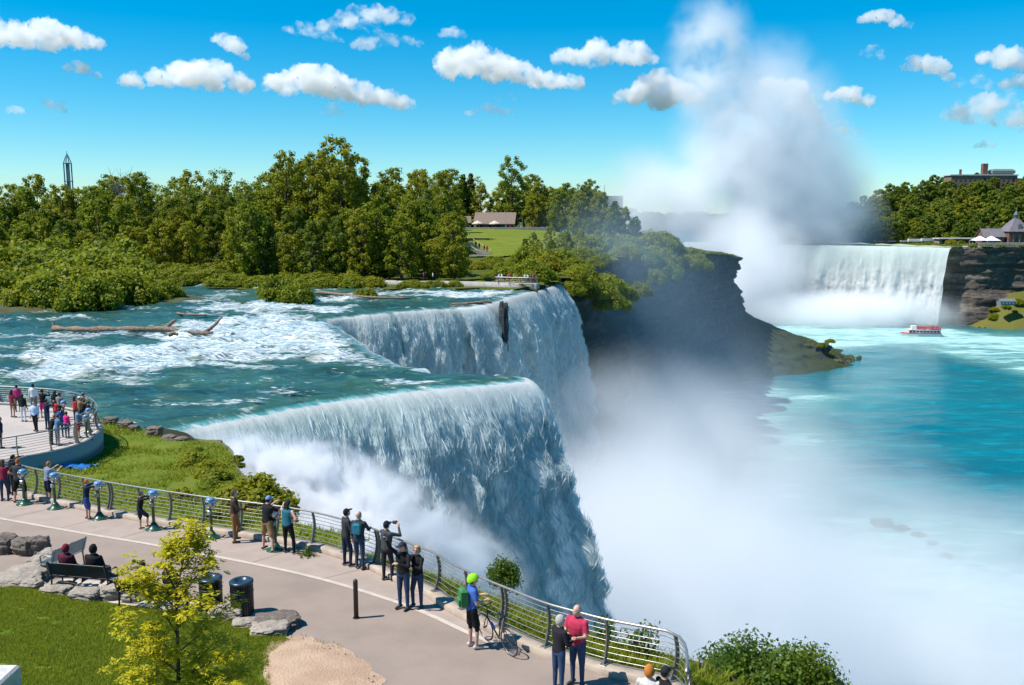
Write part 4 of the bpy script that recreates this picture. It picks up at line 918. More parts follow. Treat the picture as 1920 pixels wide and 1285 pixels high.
# young tree on the lawn
def young_tree():
    rnd = np.random.default_rng(4); c = G(332, 1372); root = thing('young_tree', 'young tree with bright yellow green leaves on the lawn', 'tree', c)
    dd = c[1]; m = MB(); tw = []
    def pt(px, py, dy): return P(px, py, dd + dy) - c
    trunk = [np.array([0, 0, -.1]), pt(335, 1290, 0), pt(334, 1240, .0), pt(332, 1170, .02), pt(330, 1110, .05), pt(342, 1060, .05), pt(352, 1010, .1)]
    m.tube(trunk, [.05, .042, .038, .03, .022, .016, .008], 8)
    limbs = [((334, 1262), (260, 1200), (228, 1150), .25), ((334, 1262), (290, 1225), (240, 1240), -.4), ((335, 1275), (400, 1240), (450, 1225), -.3), ((333, 1225), (385, 1180), (420, 1140), .3), ((332, 1190), (300, 1140), (262, 1100), -.3), ((331, 1165), (285, 1105), (245, 1065), .35),
             ((330, 1130), (370, 1080), (392, 1050), -.2), ((330, 1110), (310, 1060), (330, 1015), .3), ((338, 1075), (372, 1030), (372, 1000), .15), ((334, 1255), (380, 1230), (410, 1190), .5), ((332, 1180), (360, 1150), (400, 1125), -.45), ((334, 1280), (280, 1270), (235, 1265), .3), ((335, 1285), (420, 1275), (470, 1250), .25), ((333, 1240), (300, 1200), (262, 1180), -.5), ((331, 1140), (270, 1090), (232, 1085), -.2), ((342, 1060), (330, 1030), (310, 1040), -.25), ((335, 1290), (300, 1290), (262, 1300), -.4), ((335, 1290), (390, 1290), (440, 1290), -.4), ((345, 1035), (362, 1005), (352, 990), 0.0)]
    for (a, b, e, dy) in limbs:
        p = spline([pt(*a, .0), pt(*b, dy * .6), pt(*e, dy)], 9); m.tube(p, list(np.linspace(.017, .004, 9)), 6, False)
        for k in range(2, 9):
            for j in range(2):
                q = p[k] + np.array([rnd.normal(0, .13), rnd.normal(0, .13), rnd.uniform(-.06, .16)]); m.tube([p[k], (p[k] + q) / 2 + [0, 0, .02], q], [.004, .003, .002], 4, False); tw.append((q, p[k]))
    bare = spline([pt(372, 1085, .1), pt(385, 1060, .1), pt(396, 1022, .1)], 5); m.tube(bare, list(np.linspace(.008, .003, 5)), 5, False)
    m.build('trunk', plain('young_bark', (.05, .032, .028), .85, .2, 20), root, True)
    V, Tn = [], []
    for q, b in tw:
        for j in range(rnd.integers(4, 9)):          # a compound leaf: leaflets in pairs along a stalk
            o = q + rnd.normal(0, .07, 3); d = rnd.normal(size=3) * [1, 1, .35]; d /= np.linalg.norm(d); L = rnd.uniform(.09, .17); side = np.cross(d, [0, 0, 1]); side /= np.linalg.norm(side) + 1e-9
            tn = np.clip(rnd.uniform(.2, 1) , 0, 1)
            for k in range(4):
                for sg in (-1, 1):
                    cpos = o + d * L * (k + 1) / 4 + [0, 0, -.03 * (k / 3) ** 2]; ax = (side * sg + d * .5 + [0, 0, rnd.normal(-.15, .25)]); ax /= np.linalg.norm(ax); w_ = np.cross(ax, [0, 0, 1] + rnd.normal(0, .4, 3)); w_ /= np.linalg.norm(w_) + 1e-9; ln = .046 * rnd.uniform(.7, 1.25)
                    V.append([cpos, cpos + ax * ln + w_ * ln * .42, cpos + ax * ln * 2.1, cpos + ax * ln - w_ * ln * .42]); Tn.append(tn)
    V = np.array(V); n = len(V); cr = fastmesh('crown', V.reshape(-1, 3), np.arange(n * 4).reshape(n, 4)); attr(cr, 'tint', np.repeat(Tn, 4))
    link('crown', cr, foliage('young_leaves', (.30, .30, .008), (.58, .50, .012), (.45, .42, .01), .45), root)
young_tree()
# ================================================================== PEOPLE
SKIN = [plain('skin_fair', (.55, .33, .24), .55, .06, 12), plain('skin_tan', (.38, .21, .14), .55, .06, 12), plain('skin_brown', (.20, .11, .07), .55, .06, 12)]
_cm = {}
def cloth(c, r=.85):
    k = tuple(round(x, 3) for x in c)
    if k not in _cm: _cm[k] = plain('cloth', c, r, .12, 7, .25, 0, None, .2, 60)
    return _cm[k]
M_SHOE = plain('shoe', (.04, .04, .045), .6); M_EYE = plain('eye', (.02, .015, .012), .3); M_LIP = plain('lip', (.35, .12, .10), .5)
BLACK = (.012, .012, .014); NAVY = (.012, .018, .05); JEAN = (.035, .06, .12); KHAKI = (.30, .19, .09); CHAR = (.035, .038, .045); WHITE = (.75, .76, .78); MAROON = (.22, .02, .05); MAGENTA = (.50, .03, .16); RED = (.45, .03, .03); TEAL = (.02, .13, .17); BLUE = (.03, .10, .35); LBLUE = (.42, .55, .75); GREY = (.20, .21, .22); BROWN = (.06, .035, .025); TAN = (.25, .15, .08)
GINGER = (.35, .12, .03); DARKH = (.015, .011, .009); BLONDE = (.50, .27, .08); GREYH = (.42, .40, .38); BROWNH = (.06, .032, .018)
def vn(v): v = np.asarray(v, float); return v / (np.linalg.norm(v) + 1e-12)
ARMS = dict(down=((.14, .02, -1), (.06, .22, -1)), pocket=((.30, -.12, -1), (-.25, .45, -.85)), look=((.30, .72, -.45), (-.35, .75, .50)), photo=((.40, .70, -.25), (-.55, .35, .80)), lean=((.28, .45, -.85), (-.25, .92, -.1)), read=((.22, .15, -1), (-.35, .95, .15)), selfie=((.25, .65, .70), (.05, .45, .9)), hug=((.35, .55, -.65), (-.85, .45, .25)), lap=((.18, .25, -1), (-.3, .9, -.45)), hip=((.6, -.1, -.8), (-.8, .35, -.45)), reach=((.2, .85, .15), (-.1, .95, .25)))
LEGS = dict(stand=((.05, 0, -1), (.0, -.02, -1)), fwd=((.05, .22, -1), (.0, -.05, -1)), back=((.06, -.16, -1), (.0, -.16, -1)), wide=((.28, .05, -1), (.06, -.05, -1)), sit=((.10, 1, -.04), (.0, .12, -1)), step=((.10, .75, -.65), (.0, -.12, -1)), bent=((.08, .30, -1), (.0, -.30, -1)))
def taper(m, a, b, ra, rb, seg=10):
    a, b = np.asarray(a, float), np.asarray(b, float); d = vn(b - a); pts, rr_ = [], []
    for t in (-1, -.8, -.45): pts.append(a + d * ra * t); rr_.append(ra * math.sqrt(max(.0004, 1 - t * t)))
    pts.append(a); rr_.append(ra); pts.append(b); rr_.append(rb)
    for t in (.45, .8, 1): pts.append(b + d * rb * t); rr_.append(rb * math.sqrt(max(.0004, 1 - t * t)))
    m.tube(pts, rr_, seg)
def person(label, loc, rz, h=1.75, shirt=GREY, pants=JEAN, hair=BROWNH, skin=0, arms=('down', 'down'), legs=('stand', 'stand'), lean=0.0, head=(0, 0), sleeve='long', trouser='long', hairtype='short', cap=None, extra=None, wide=1.0, group=None, vox=.016, seat=None, shoes=None, collar=None, fingers=True, fit=1.07):
    s = h / 1.75; m = MB(); segs = []          # segs: a, b, r, region
    ca, sa = math.cos(lean), math.sin(lean)
    def T(p):                                   # torso tilts forward about the hips
        p = np.asarray(p, float); y, z = p[1], p[2] - .93; return np.array([p[0], y * ca + z * sa, .93 - y * sa + z * ca])
    feet = []
    for sd, nm in ((-1, legs[0]), (1, legs[1])):
        th, shn = LEGS[nm]; hip = np.array([sd * .095, 0, .92]); kn = hip + vn((th[0] * sd, th[1], th[2])) * .44; an = kn + vn((shn[0] * sd, shn[1], shn[2])) * .41
        lw = 1.0 if trouser == 'long' else .9
        taper(m, hip, kn, .092 * wide * fit, .062 * (1.1 if trouser == 'long' else 1)); taper(m, kn, kn + (an - kn) * .35, .060 * lw, .058 * lw); taper(m, kn + (an - kn) * .35, an, .058 * lw, .045 * lw)
        if trouser == 'short': taper(m, hip, hip + (kn - hip) * .80, .105 * wide, .098)
        heel = an + [0, -.045, -.045]; toe = an + [sd * .02, .155, -.055]; taper(m, heel, toe, .045, .036)
        segs += [(hip, kn, .09, 'legu'), (kn, an, .055, 'legl'), (heel, toe, .045, 'shoe')]; feet.append(an[2] - .098)
    rings = [(.84, .12, .095), (.88, .160, .115), (.96, .172, .125), (1.07, .155, .115), (1.18, .168, .122), (1.30, .188, .128), (1.40, .185, .112), (1.455, .135, .082), (1.50, .062, .062), (1.56, .052, .055)]
    vv, ff = [], []
    for z, rx, ry in rings:
        for k in range(14):
            a = 2 * math.pi * k / 14; vv.append(T((rx * wide * fit * math.cos(a), ry * wide * fit * math.sin(a) + (.012 if 1.1 < z < 1.35 else 0), z)))
    for i in range(len(rings) - 1):
        for k in range(14): ff.append((i * 14 + k, i * 14 + (k + 1) % 14, (i + 1) * 14 + (k + 1) % 14, (i + 1) * 14 + k))
    ff += [tuple(range(13, -1, -1)), tuple(range((len(rings) - 1) * 14, len(rings) * 14))]; m.add(vv, ff)
    segs += [(T((-.07, 0, .90)), T((.07, 0, .90)), .11, 'hip'), (T((0, 0, 1.02)), T((0, 0, 1.36)), .15, 'torso'), (T((-.14, 0, 1.40)), T((.14, 0, 1.40)), .08, 'torso'), (T((0, 0, 1.47)), T((0, 0, 1.54)), .055, 'neck')]
    hands = []
    for sd, nm in ((-1, arms[0]), (1, arms[1])):
        if isinstance(nm, str): ua, fa = ARMS[nm]; ua = (ua[0] * sd, ua[1], ua[2]); fa = (fa[0] * sd, fa[1], fa[2])
        else: ua, fa = nm
        sh = T((sd * .185 * wide, 0, 1.41)); el = sh + vn(ua) * .285; wr = el + vn(fa) * .25
        ur = .056 if sleeve != 'none' else .047
        taper(m, sh, el, ur * fit, .044 * (1.1 if sleeve == 'long' else 1)); taper(m, el, wr, .045 if sleeve == 'long' else .038, .033 if sleeve == 'long' else .026)
        if sleeve == 'short': taper(m, sh, sh + (el - sh) * .7, .065, .064)
        hd = vn(fa); taper(m, wr, wr + hd * .085, .030, .034)
        segs += [(sh, el, .055, 'armu'), (el, wr, .038, 'arml'), (wr + hd * .02, wr + hd * .09, .032, 'hand')]; hands.append((wr, hd, sd))
    hc = T((0, .015, 1.632)); yw, pt = head
    HM = Matrix.Translation(Vector(hc)) @ Matrix.Rotation(yw, 4, 'Z') @ Matrix.Rotation(-pt - lean * .4, 4, 'X')
    m.ball((0, 0, 0), (.077, .096, .117), 14, 10, HM); m.ball((0, .045, -.055), (.055, .055, .062), 10, 8, HM)
    m.ball((0, .100, -.012), (.014, .022, .024), 6, 5, HM)
    for sd in (-1, 1): m.ball((sd * .080, -.005, -.005), (.012, .022, .032), 6, 5, HM)
    segs.append((hc, hc, .10, 'head'))
    me = remesh(m.mesh('body'), vox / s if s < 1 else vox); n = len(me.vertices)
    # relax so that limbs flow into the trunk
    bm = bmesh.new(); bm.from_mesh(me)
    for _ in range(2): bmesh.ops.smooth_vert(bm, verts=bm.verts, factor=.5, use_axis_x=True, use_axis_y=True, use_axis_z=True)
    bm.to_mesh(me); bm.free()
    pc = np.zeros(len(me.polygons) * 3); me.polygons.foreach_get('center', pc); pc = pc.reshape(-1, 3)
    D = []
    for a, b, r, _ in segs:
        ab = b - a; t = np.clip(((pc - a) @ ab) / (ab @ ab + 1e-9), 0, 1); D.append(np.linalg.norm(pc - a - t[:, None] * ab, axis=1) - r)
    idx = np.argmin(np.array(D), 0); reg = np.array([q[3] for q in segs])[idx]
    frac = np.zeros(len(pc))
    for j, (a, b, r, nm) in enumerate(segs):
        k = idx == j; ab = b - a; frac[k] = ((pc[k] - a) @ ab) / (ab @ ab + 1e-9)
    mats = [SKIN[skin], cloth(shirt), cloth(pants), cloth(shoes) if shoes else M_SHOE, M_EYE, M_LIP]; mi = np.zeros(len(pc), np.int32)
    mi[reg == 'torso'] = 1; mi[(reg == 'hip')] = 2; mi[reg == 'legu'] = 2; mi[(reg == 'legl') & ((trouser == 'long') | ((trouser == 'short') & (frac < -.02)))] = 2; mi[reg == 'shoe'] = 3
    if trouser == 'bare': mi[(reg == 'legu') & (frac > .45)] = 0
    if sleeve != 'none': mi[(reg == 'armu') & ((sleeve == 'long') | (frac < .72))] = 1
    if sleeve == 'long': mi[reg == 'arml'] = 1
    hipz = (reg == 'hip') & (pc[:, 2] > T((0, 0, .97))[2] - .02); mi[hipz] = 1
    # hands and features join the same mesh
    fm = MB(); fmi = []
    def addf(k): 
        while len(fmi) < len(fm.f): fmi.append(k)
    if fingers:
        for wr, hd, sd in hands:
            side = vn(np.cross(hd, (0, 0, 1)) if abs(hd[2]) < .9 else np.cross(hd, (0, 1, 0))); pn = np.cross(side, hd)
            for k, ln in enumerate((.066, .078, .072, .056)):
                b0 = wr + hd * .10 + side * (k - 1.5) * .019; b1 = b0 + (hd * .8 - pn * .35) * ln * .55; b2 = b1 + (hd * .45 - pn * .8) * ln * .5
                taper(fm, b0 - hd * .02, b1, .0105, .0095, 5); taper(fm, b1, b2, .0095, .008, 5)
            b0 = wr + hd * .04 + side * sd * .028; b1 = b0 + (hd * .7 + side * sd * .6) * .04; taper(fm, b0, b1, .013, .011, 5); taper(fm, b1, b1 + (hd * .9 - pn * .3) * .03, .011, .009, 5)
        addf(0)
        for sd in (-1, 1): fm.ball((sd * .031, .086, .012), (.011, .008, .008), 6, 4, HM)
        addf(4); fm.ball((0, .094, -.058), (.022, .007, .006), 6, 4, HM); addf(5)
    if fm.v:
        bm = bmesh.new(); bm.from_mesh(me); bmv = [bm.verts.new(q) for q in fm.v]; bm.verts.ensure_lookup_table()
        for fc in fm.f:
            bm.faces.new([bmv[i] for i in fc])
        bm.to_mesh(me); bm.free(); mi = np.r_[mi, np.array(fmi, np.int32)]
    for mt in mats: me.materials.append(mt)
    me.polygons.foreach_set('material_index', mi); me.polygons.foreach_set('use_smooth', np.ones(len(me.polygons), bool))
    zoff = -min(feet) if seat is None else seat / s - .84
    root = thing('person', label, 'person', (loc[0], loc[1], loc[2]), rz, group); root.scale = (s, s, s)
    b = link('body', me, None, root); b.location = (0, 0, zoff)
    hm = MB()
    def shell(mm, r, keep, seg=16, rings_=12, off=(0, 0, 0)):
        vv = []; ok = []
        for i in range(rings_ + 1):
            t = math.pi * i / rings_
            for k in range(seg):
                a = 2 * math.pi * k / seg; q = (r[0] * math.sin(t) * math.cos(a) + off[0], r[1] * math.sin(t) * math.sin(a) + off[1], r[2] * math.cos(t) + off[2]); vv.append(tuple(HM @ Vector(q))); ok.append(keep(q))
        ff = [(i * seg + k, i * seg + (k + 1) % seg, (i + 1) * seg + (k + 1) % seg, (i + 1) * seg + k) for i in range(rings_) for k in range(seg)]
        mm.add(vv, [f_ for f_ in ff if all(ok[j] for j in f_)])
    if hairtype != 'bald' and hair is not None:
        shell(hm, (.087, .106, .126), lambda q: q[2] > .045 + q[1] * .55 - (.09 if q[1] < .02 else 0) and (q[2] > -.07))
        if hairtype == 'long':
            for dx in (-.05, -.02, .02, .05): taper(hm, HM @ Vector((dx, -.06, .02)), HM @ Vector((dx * 1.3, -.085, -.24)), .045, .03, 8)
        if hairtype == 'bushy': shell(hm, (.105, .122, .14), lambda q: q[2] > .03 + q[1] * .7 - (.1 if q[1] < .02 else 0))
        if hairtype == 'tail': taper(hm, HM @ Vector((0, -.10, .04)), HM @ Vector((0, -.14, -.16)), .03, .015, 8)
    elif hairtype == 'bald' and hair is not None: shell(hm, (.082, .101, .121), lambda q: -.06 < q[2] < .035 and q[1] < .02)
    if hm.f: o = hm.build('hair', cloth(hair, .7), root, True); o.location = (0, 0, zoff)
    if cap:
        cm_ = MB(); kind_, cc = cap
        if kind_ == 'cap':
            shell(cm_, (.092, .112, .13), lambda q: q[2] > .03); cm_.ball((0, .13, .045), (.07, .075, .010), 10, 4, HM)
        elif kind_ == 'helmet': shell(cm_, (.115, .15, .15), lambda q: q[2] > .0)
        elif kind_ == 'hood': shell(cm_, (.105, .125, .145), lambda q: q[1] < .06 or q[2] > .10); 
        elif kind_ == 'beanie': shell(cm_, (.095, .113, .14), lambda q: q[2] > .01)
        o = cm_.build({'cap': 'cap', 'helmet': 'helmet', 'hood': 'hood', 'beanie': 'beanie'}[kind_], cloth(cc, .45 if kind_ == 'helmet' else .85), root, True); o.location = (0, 0, zoff)
    for (nm, cc) in (extra or []):
        em = MB()
        if nm == 'backpack': em.box((0, -.20, 1.24), (.29, .17, .42), 0, .05); em.box((0, -.30, 1.14), (.22, .06, .2), 0, .025)
        elif nm == 'shoulder_bag': em.box((.17, -.16, 1.0), (.10, .22, .26), .2, .04); em.tube([(.17, -.12, 1.12), (.05, -.15, 1.35), (-.12, -.02, 1.47), (-.10, .12, 1.32), (.12, .12, 1.12)], .014, 5)
        elif nm == 'sunglasses':
            for sd in (-1, 1): em.ball((sd * .034, .095, .015), (.028, .01, .02), 8, 5, HM)
        elif nm == 'daypack': em.box((.02, -.19, 1.28), (.25, .13, .34), 0, .045)
        elif nm == 'strap': em.tube([(-.10, -.14, 1.05), (-.13, -.15, 1.25), (-.10, -.06, 1.46), (-.06, .10, 1.40), (.05, .15, 1.2)], .022, 6)
        o = em.build(nm, cloth(cc), root, nm == 'sunglasses'); o.location = (0, 0, zoff)
    # world position of a hand, for what it holds
    wr, hd, sd = hands[1]; q = (wr + hd * .12 + [0, 0, zoff]) * s; wr2, hd2, _ = hands[0]; q2 = (wr2 + hd2 * .12 + [0, 0, zoff]) * s; q = (q + q2) / 2 if arms[0] == arms[1] else q
    return root, Matrix.Translation(Vector(loc)) @ Matrix.Rotation(rz, 4, 'Z') @ Vector(q)
D2 = math.radians
def pg(px, py): return G(px, py, .006)
# along the near railing
person('woman in a crimson top and blue jeans beside the broad-backed man', pg(9, 940), D2(-15), 1.68, MAROON, JEAN, BROWNH, 0, ('lean', 'lean'), ('stand', 'fwd'), .05, sleeve='short', hairtype='long')
person('person in black bending over a stroller at the railing', pg(22, 928), D2(-30), 1.66, BLACK, CHAR, DARKH, 0, ('reach', 'lean'), ('stand', 'stand'), .25, hairtype='tail')
person('dark haired person at the start of the platform path', W(3, 842, 1.72), D2(-60), 1.7, NAVY, CHAR, DARKH, 1, ('down', 'down'))
person('broad man in charcoal T-shirt and black shorts seen from behind', pg(39, 943), D2(-8), 1.80, CHAR, BLACK, GINGER, 0, ('hip', 'hip'), ('wide', 'wide'), .0, sleeve='short', trouser='short', wide=1.16)
person('ginger boy in blue and grey shirt leaning to a viewer', pg(92, 941), D2(-35), 1.62, (.20, .25, .36), NAVY, GINGER, 0, ('look', 'look'), ('stand', 'stand'), .12, sleeve='short', trouser='short', extra=[])
person('orange haired boy in dark jacket and blue shorts at a viewer', pg(164, 974), D2(-62), 1.50, NAVY, (.03, .08, .26), (.42, .12, .02), 0, ('reach', 'reach'), ('stand', 'fwd'), .06, trouser='short')
person('child in black with one foot up on the viewer base', pg(264, 994), D2(-70), 1.38, BLACK, NAVY, BROWNH, 0, ('reach', 'reach'), ('stand', 'step'), .12, trouser='short', shoes=(.3, .02, .02))
person('man in dark brown jacket and tan trousers leaning on the railing', pg(441, 1017), D2(-75), 1.78, BROWN, (.26, .13, .05), BROWNH, 0, ('pocket', 'lean'), ('bent', 'stand'), .04)
person('man in blue cap, black T-shirt and khaki shorts at a viewer', pg(503, 1033), D2(-38), 1.82, BLACK, KHAKI, DARKH, 0, ('look', 'look'), ('wide', 'wide'), .10, sleeve='short', trouser='short', cap=('cap', (.16, .25, .50)), wide=1.12)
person('woman in teal tank top and black leggings beside the viewer', pg(541, 1037), D2(-30), 1.72, TEAL, BLACK, DARKH, 0, ('down', 'hip'), ('stand', 'wide'), .04, sleeve='none', hairtype='long', cap=('cap', NAVY), wide=1.15)
person('man in dark cap and dark jacket looking down over the railing', pg(650, 1062), D2(-55), 1.80, CHAR, (.02, .03, .06), DARKH, 0, ('read', 'read'), ('stand', 'fwd'), .04, (0, -.25), cap=('cap', BLACK))
person('bald man in dark jacket with a teal pack on his back', pg(674, 1068), D2(-15), 1.80, (.03, .045, .05), JEAN, GREYH, 0, ('down', 'lean'), ('fwd', 'stand'), .04, (-.4, -.1), hairtype='bald', extra=[('daypack', (.03, .17, .24))])
_, hp_ = person('man in navy cap and grey jacket photographing the falls', pg(726, 1089), D2(-35), 1.78, (.055, .058, .068), (.03, .025, .03), DARKH, 0, ('photo', 'photo'), ('stand', 'fwd'), .0, cap=('cap', NAVY))
cmx = MB().box((0, 0, 0), (.13, .07, .09), 0, .012).lathe([(.035, 0), (.035, .09)], (0, 0, 0), 12, Matrix.Rotation(D2(-90), 4, 'X')); o = cmx.build('camera_body', plain('camera_black', (.015, .015, .017), .4)); o.location = hp_; o.rotation_euler = (0, 0, D2(-35)); o.name = 'handheld_camera'; tag(o, 'small black camera held up by the man in grey jacket', 'camera')
_, hp_ = person('man in black jacket and jeans raising an arm for a selfie', pg(757, 1142), D2(150), 1.84, BLACK, JEAN, DARKH, 0, ('hug', 'selfie'), ('stand', 'stand'), .0, (-.2, .1), cap=('cap', (.03, .03, .05)))
o = MB().box((0, 0, 0), (.08, .012, .16), 0, .005).build('phone', plain('phone_black', (.015, .015, .02), .2)); o.location = hp_; o.rotation_euler = (.3, 0, D2(150)); tag(o, 'dark phone in the raised hand of the selfie taker', 'phone')
person('blonde woman in black jacket and jeans hugging the selfie taker', pg(784, 1139), D2(140), 1.70, BLACK, JEAN, BLONDE, 0, ('hug', 'hug'), ('stand', 'fwd'), .0, (.3, 0), hairtype='bushy', extra=[('sunglasses', (.02, .01, .01))])
_, hp_ = person('cyclist in lime helmet, blue and white jersey and black shorts', pg(885, 1215), D2(-72), 1.80, (.05, .13, .42), BLACK, DARKH, 0, ('read', 'read'), ('stand', 'fwd'), .03, (0, -.35), sleeve='short', trouser='short', cap=('helmet', (.30, .72, .02)), extra=[('backpack', (.05, .20, .07))], shoes=(.5, .5, .52))
_, hp_ = person('grey haired woman in black jacket and jeans beside the man in red', pg(1047, 1297), D2(-55), 1.68, (.018, .016, .022), (.04, .075, .15), GREYH, 0, ('read', 'read'), ('stand', 'stand'), .04, (0, -.25), hairtype='bushy')
_, hp_ = person('bald man in crimson shirt and jeans showing a tablet', pg(1082, 1285), D2(140), 1.82, (.46, .035, .085), (.04, .07, .14), GREYH, 0, ('read', 'read'), ('stand', 'stand'), .03, (0, -.3), sleeve='short', hairtype='bald', wide=1.08)
o = MB().box((0, 0, 0), (.24, .17, .012), 0, .004).build('tablet', plain('tablet_black', (.01, .01, .012), .2)); o.location = hp_; o.rotation_euler = (-.5, 0, D2(140)); tag(o, 'black tablet held by the man in crimson shirt', 'tablet')
person('orange haired person in a pale top at the low end of the railing', G(1214, 1408), D2(-20), 1.66, (.6, .55, .5), JEAN, (.45, .16, .03), 0, ('lean', 'lean'), hairtype='bushy')
person('person in black cap with white brim at the low end of the railing', G(1243, 1412), D2(-60), 1.68, BLACK, CHAR, DARKH, 0, ('lean', 'lean'), cap=('cap', (.02, .02, .03)))
# on the viewing platform
def pp_(px, py): return W(px, py, PZ + .004)
PLAT = [('woman in maroon top with bare legs on the platform', 25, 783, -20, 1.66, MAROON, TAN, DARKH, dict(trouser='bare', sleeve='short', hairtype='long')), ('person in magenta sweater behind the maroon top', 34, 772, 10, 1.66, MAGENTA, CHAR, DARKH, {}), ('woman in black coat and white trousers on the platform', 45, 791, -10, 1.66, BLACK, WHITE, DARKH, dict(hairtype='long')), ('man in white shirt at the back of the platform', 65, 774, 20, 1.80, WHITE, GREY, DARKH, {}), ('man in pale blue shirt and black trousers crossing the platform', 68, 809, 175, 1.76, LBLUE, BLACK, DARKH, dict(legs=('fwd', 'back'))),
        ('man in black with pink shorts at the back railing', 82, 784, -10, 1.74, BLACK, MAGENTA, DARKH, dict(trouser='short', arms=('photo', 'photo'))), ('man in navy shirt and jeans taking a photo on the platform', 90, 806, -30, 1.76, NAVY, JEAN, DARKH, dict(arms=('photo', 'photo'))), ('woman with long black hair at the back railing', 106, 784, 0, 1.66, BLACK, CHAR, DARKH, dict(hairtype='long')), ('woman in patterned grey top between the viewers', 114, 788, -10, 1.66, GREY, BLACK, BROWNH, {}), ('child in red between the women on the platform', 107, 792, -20, 1.28, RED, JEAN, DARKH, {}),
        ('woman in blue jacket beside the girl in pink', 114, 820, 20, 1.62, BLUE, JEAN, BROWNH, {}), ('girl in bright pink jacket on the platform', 127, 822, -20, 1.48, (.62, .03, .20), JEAN, BROWNH, {}), ('woman with orange hair and dark jacket bent at the platform railing', 97, 834, -40, 1.64, BLACK, BLACK, (.35, .12, .03), dict(lean=.35, arms=('lean', 'lean'))), ('man in blue top leaning on the platform railing', 109, 836, -35, 1.68, (.10, .19, .34), GREY, BROWNH, dict(lean=.15, arms=('lean', 'lean'))),
        ('woman in red top under the platform caps', 143, 796, -40, 1.66, RED, CHAR, DARKH, dict(hairtype='long')), ('man in brown vest with white cap at the platform tip', 152, 800, -50, 1.76, (.22, .15, .08), CHAR, BROWNH, dict(cap=('cap', WHITE), arms=('photo', 'photo'))), ('man in dark top with grey cap at the platform tip', 159, 792, -30, 1.78, CHAR, BLACK, DARKH, dict(cap=('cap', GREY))), ('person in faded jeans and red belt bag at the platform tip', 148, 822, -50, 1.66, (.14, .22, .33), RED, DARKH, dict(trouser='short', arms=('look', 'look'))), ('person in black at the curve of the platform railing', 165, 806, -70, 1.68, BLACK, CHAR, DARKH, dict(lean=.2, arms=('lean', 'lean')))]
for (lb, px, py, a, h, sh, pa, ha, kw) in PLAT: person(lb, pp_(px, py), D2(a), h, sh, pa, ha, kw.pop('skin', 0) if 'skin' in kw else R.choice([0, 0, 1]), group=None, vox=.022, **kw)

# ================================================================== STREET FURNITURE
M_GREEN = plain('green_enamel', (.015, .075, .045), .3, .1, 6); M_SILV = plain('silver_casting', (.42, .44, .46), .35, .1, 8, 0, .8); M_REFLTOP = plain('blue_reflection_cap', (.10, .25, .48), .35, .1, 8); M_DARKM = plain('dark_metal', (.018, .022, .028), .4, .1, 8, 0, .3); M_CHROME = plain('glass_dark', (.02, .025, .03), .1)  # viewer top: bluish reflection painted as its base colour
def viewer(label, loc, rz, lean=0.0):
    e = thing('coin_viewer', label, 'viewer', loc, rz, 'coin viewers')
    b = MB().lathe([(.30, 0), (.30, .035), (.26, .05), (.17, .10), (.11, .20), (.075, .26)], (0, 0, 0), 20)
    b.tube([(.30, 0, .02), (.42, .0, .10), (.42, .22, .10), (.30, .22, .02)], .018, 6); b.build('base', M_GREEN, e, True)
    MB().lathe([(.062, .24), (.052, .30), (.052, .98), (.068, 1.0), (.068, 1.05)], (0, 0, 0), 14).build('post', M_GREEN, e, True)
    MB().tube([(-.17, 0, 1.24), (-.17, 0, 1.12), (-.08, 0, 1.05), (.08, 0, 1.05), (.17, 0, 1.12), (.17, 0, 1.24)], .028, 8).build('yoke', M_SILV, e, True)
    h = MB().ball((0, .02, 1.25), (.145, .19, .165), 16, 12).lathe([(.03, -.05), (.03, .05)], (-.17, 0, 1.25), 10).build('head', M_SILV, e, True)
    MB().lathe([(.155, 1.33), (.15, 1.375), (.11, 1.415), (.03, 1.43)], (0, .02, 0), 16).build('cap', M_REFLTOP, h, True)
    for sx in (-1, 1):
        MB().lathe([(.045, 0), (.05, .10), (.05, .12)], (0, 0, 0), 12, Matrix.Translation((sx * .062, .15, 1.25)) @ Matrix.Rotation(D2(-90), 4, 'X')).build('lens_tube', M_SILV, h, True)
        MB().lathe([(.026, 0), (.032, .07)], (0, 0, 0), 10, Matrix.Translation((sx * .035, -.15, 1.27)) @ Matrix.Rotation(D2(90), 4, 'X')).build('eyepiece', M_CHROME, h, True)
    MB().box((.0, -.06, .92), (.11, .09, .15), 0, .015).build('coin_box', M_SILV, e)
    return e
for i, (px, py, a, lb) in enumerate([(46, 946, -10, 'coin viewer hidden before the broad man in shorts'), (104, 954, -30, 'coin viewer used by the ginger boy'), (187, 973, -30, 'coin viewer used by the orange haired boy'), (289, 993, -30, 'coin viewer used by the child in black'), (397, 1009, -25, 'unused coin viewer on a green pedestal'), (517, 1032, -30, 'coin viewer used by the man in khaki shorts')]): viewer(lb, pg(px, py), D2(a))
for i, (px, py, lb) in enumerate([(121, 796, 'platform coin viewer beside the girl in pink'), (168, 812, 'platform coin viewer at the curve of the railing'), (163, 826, 'platform coin viewer by the faded jeans')]): viewer(lb, pp_(px, py), D2(-50))
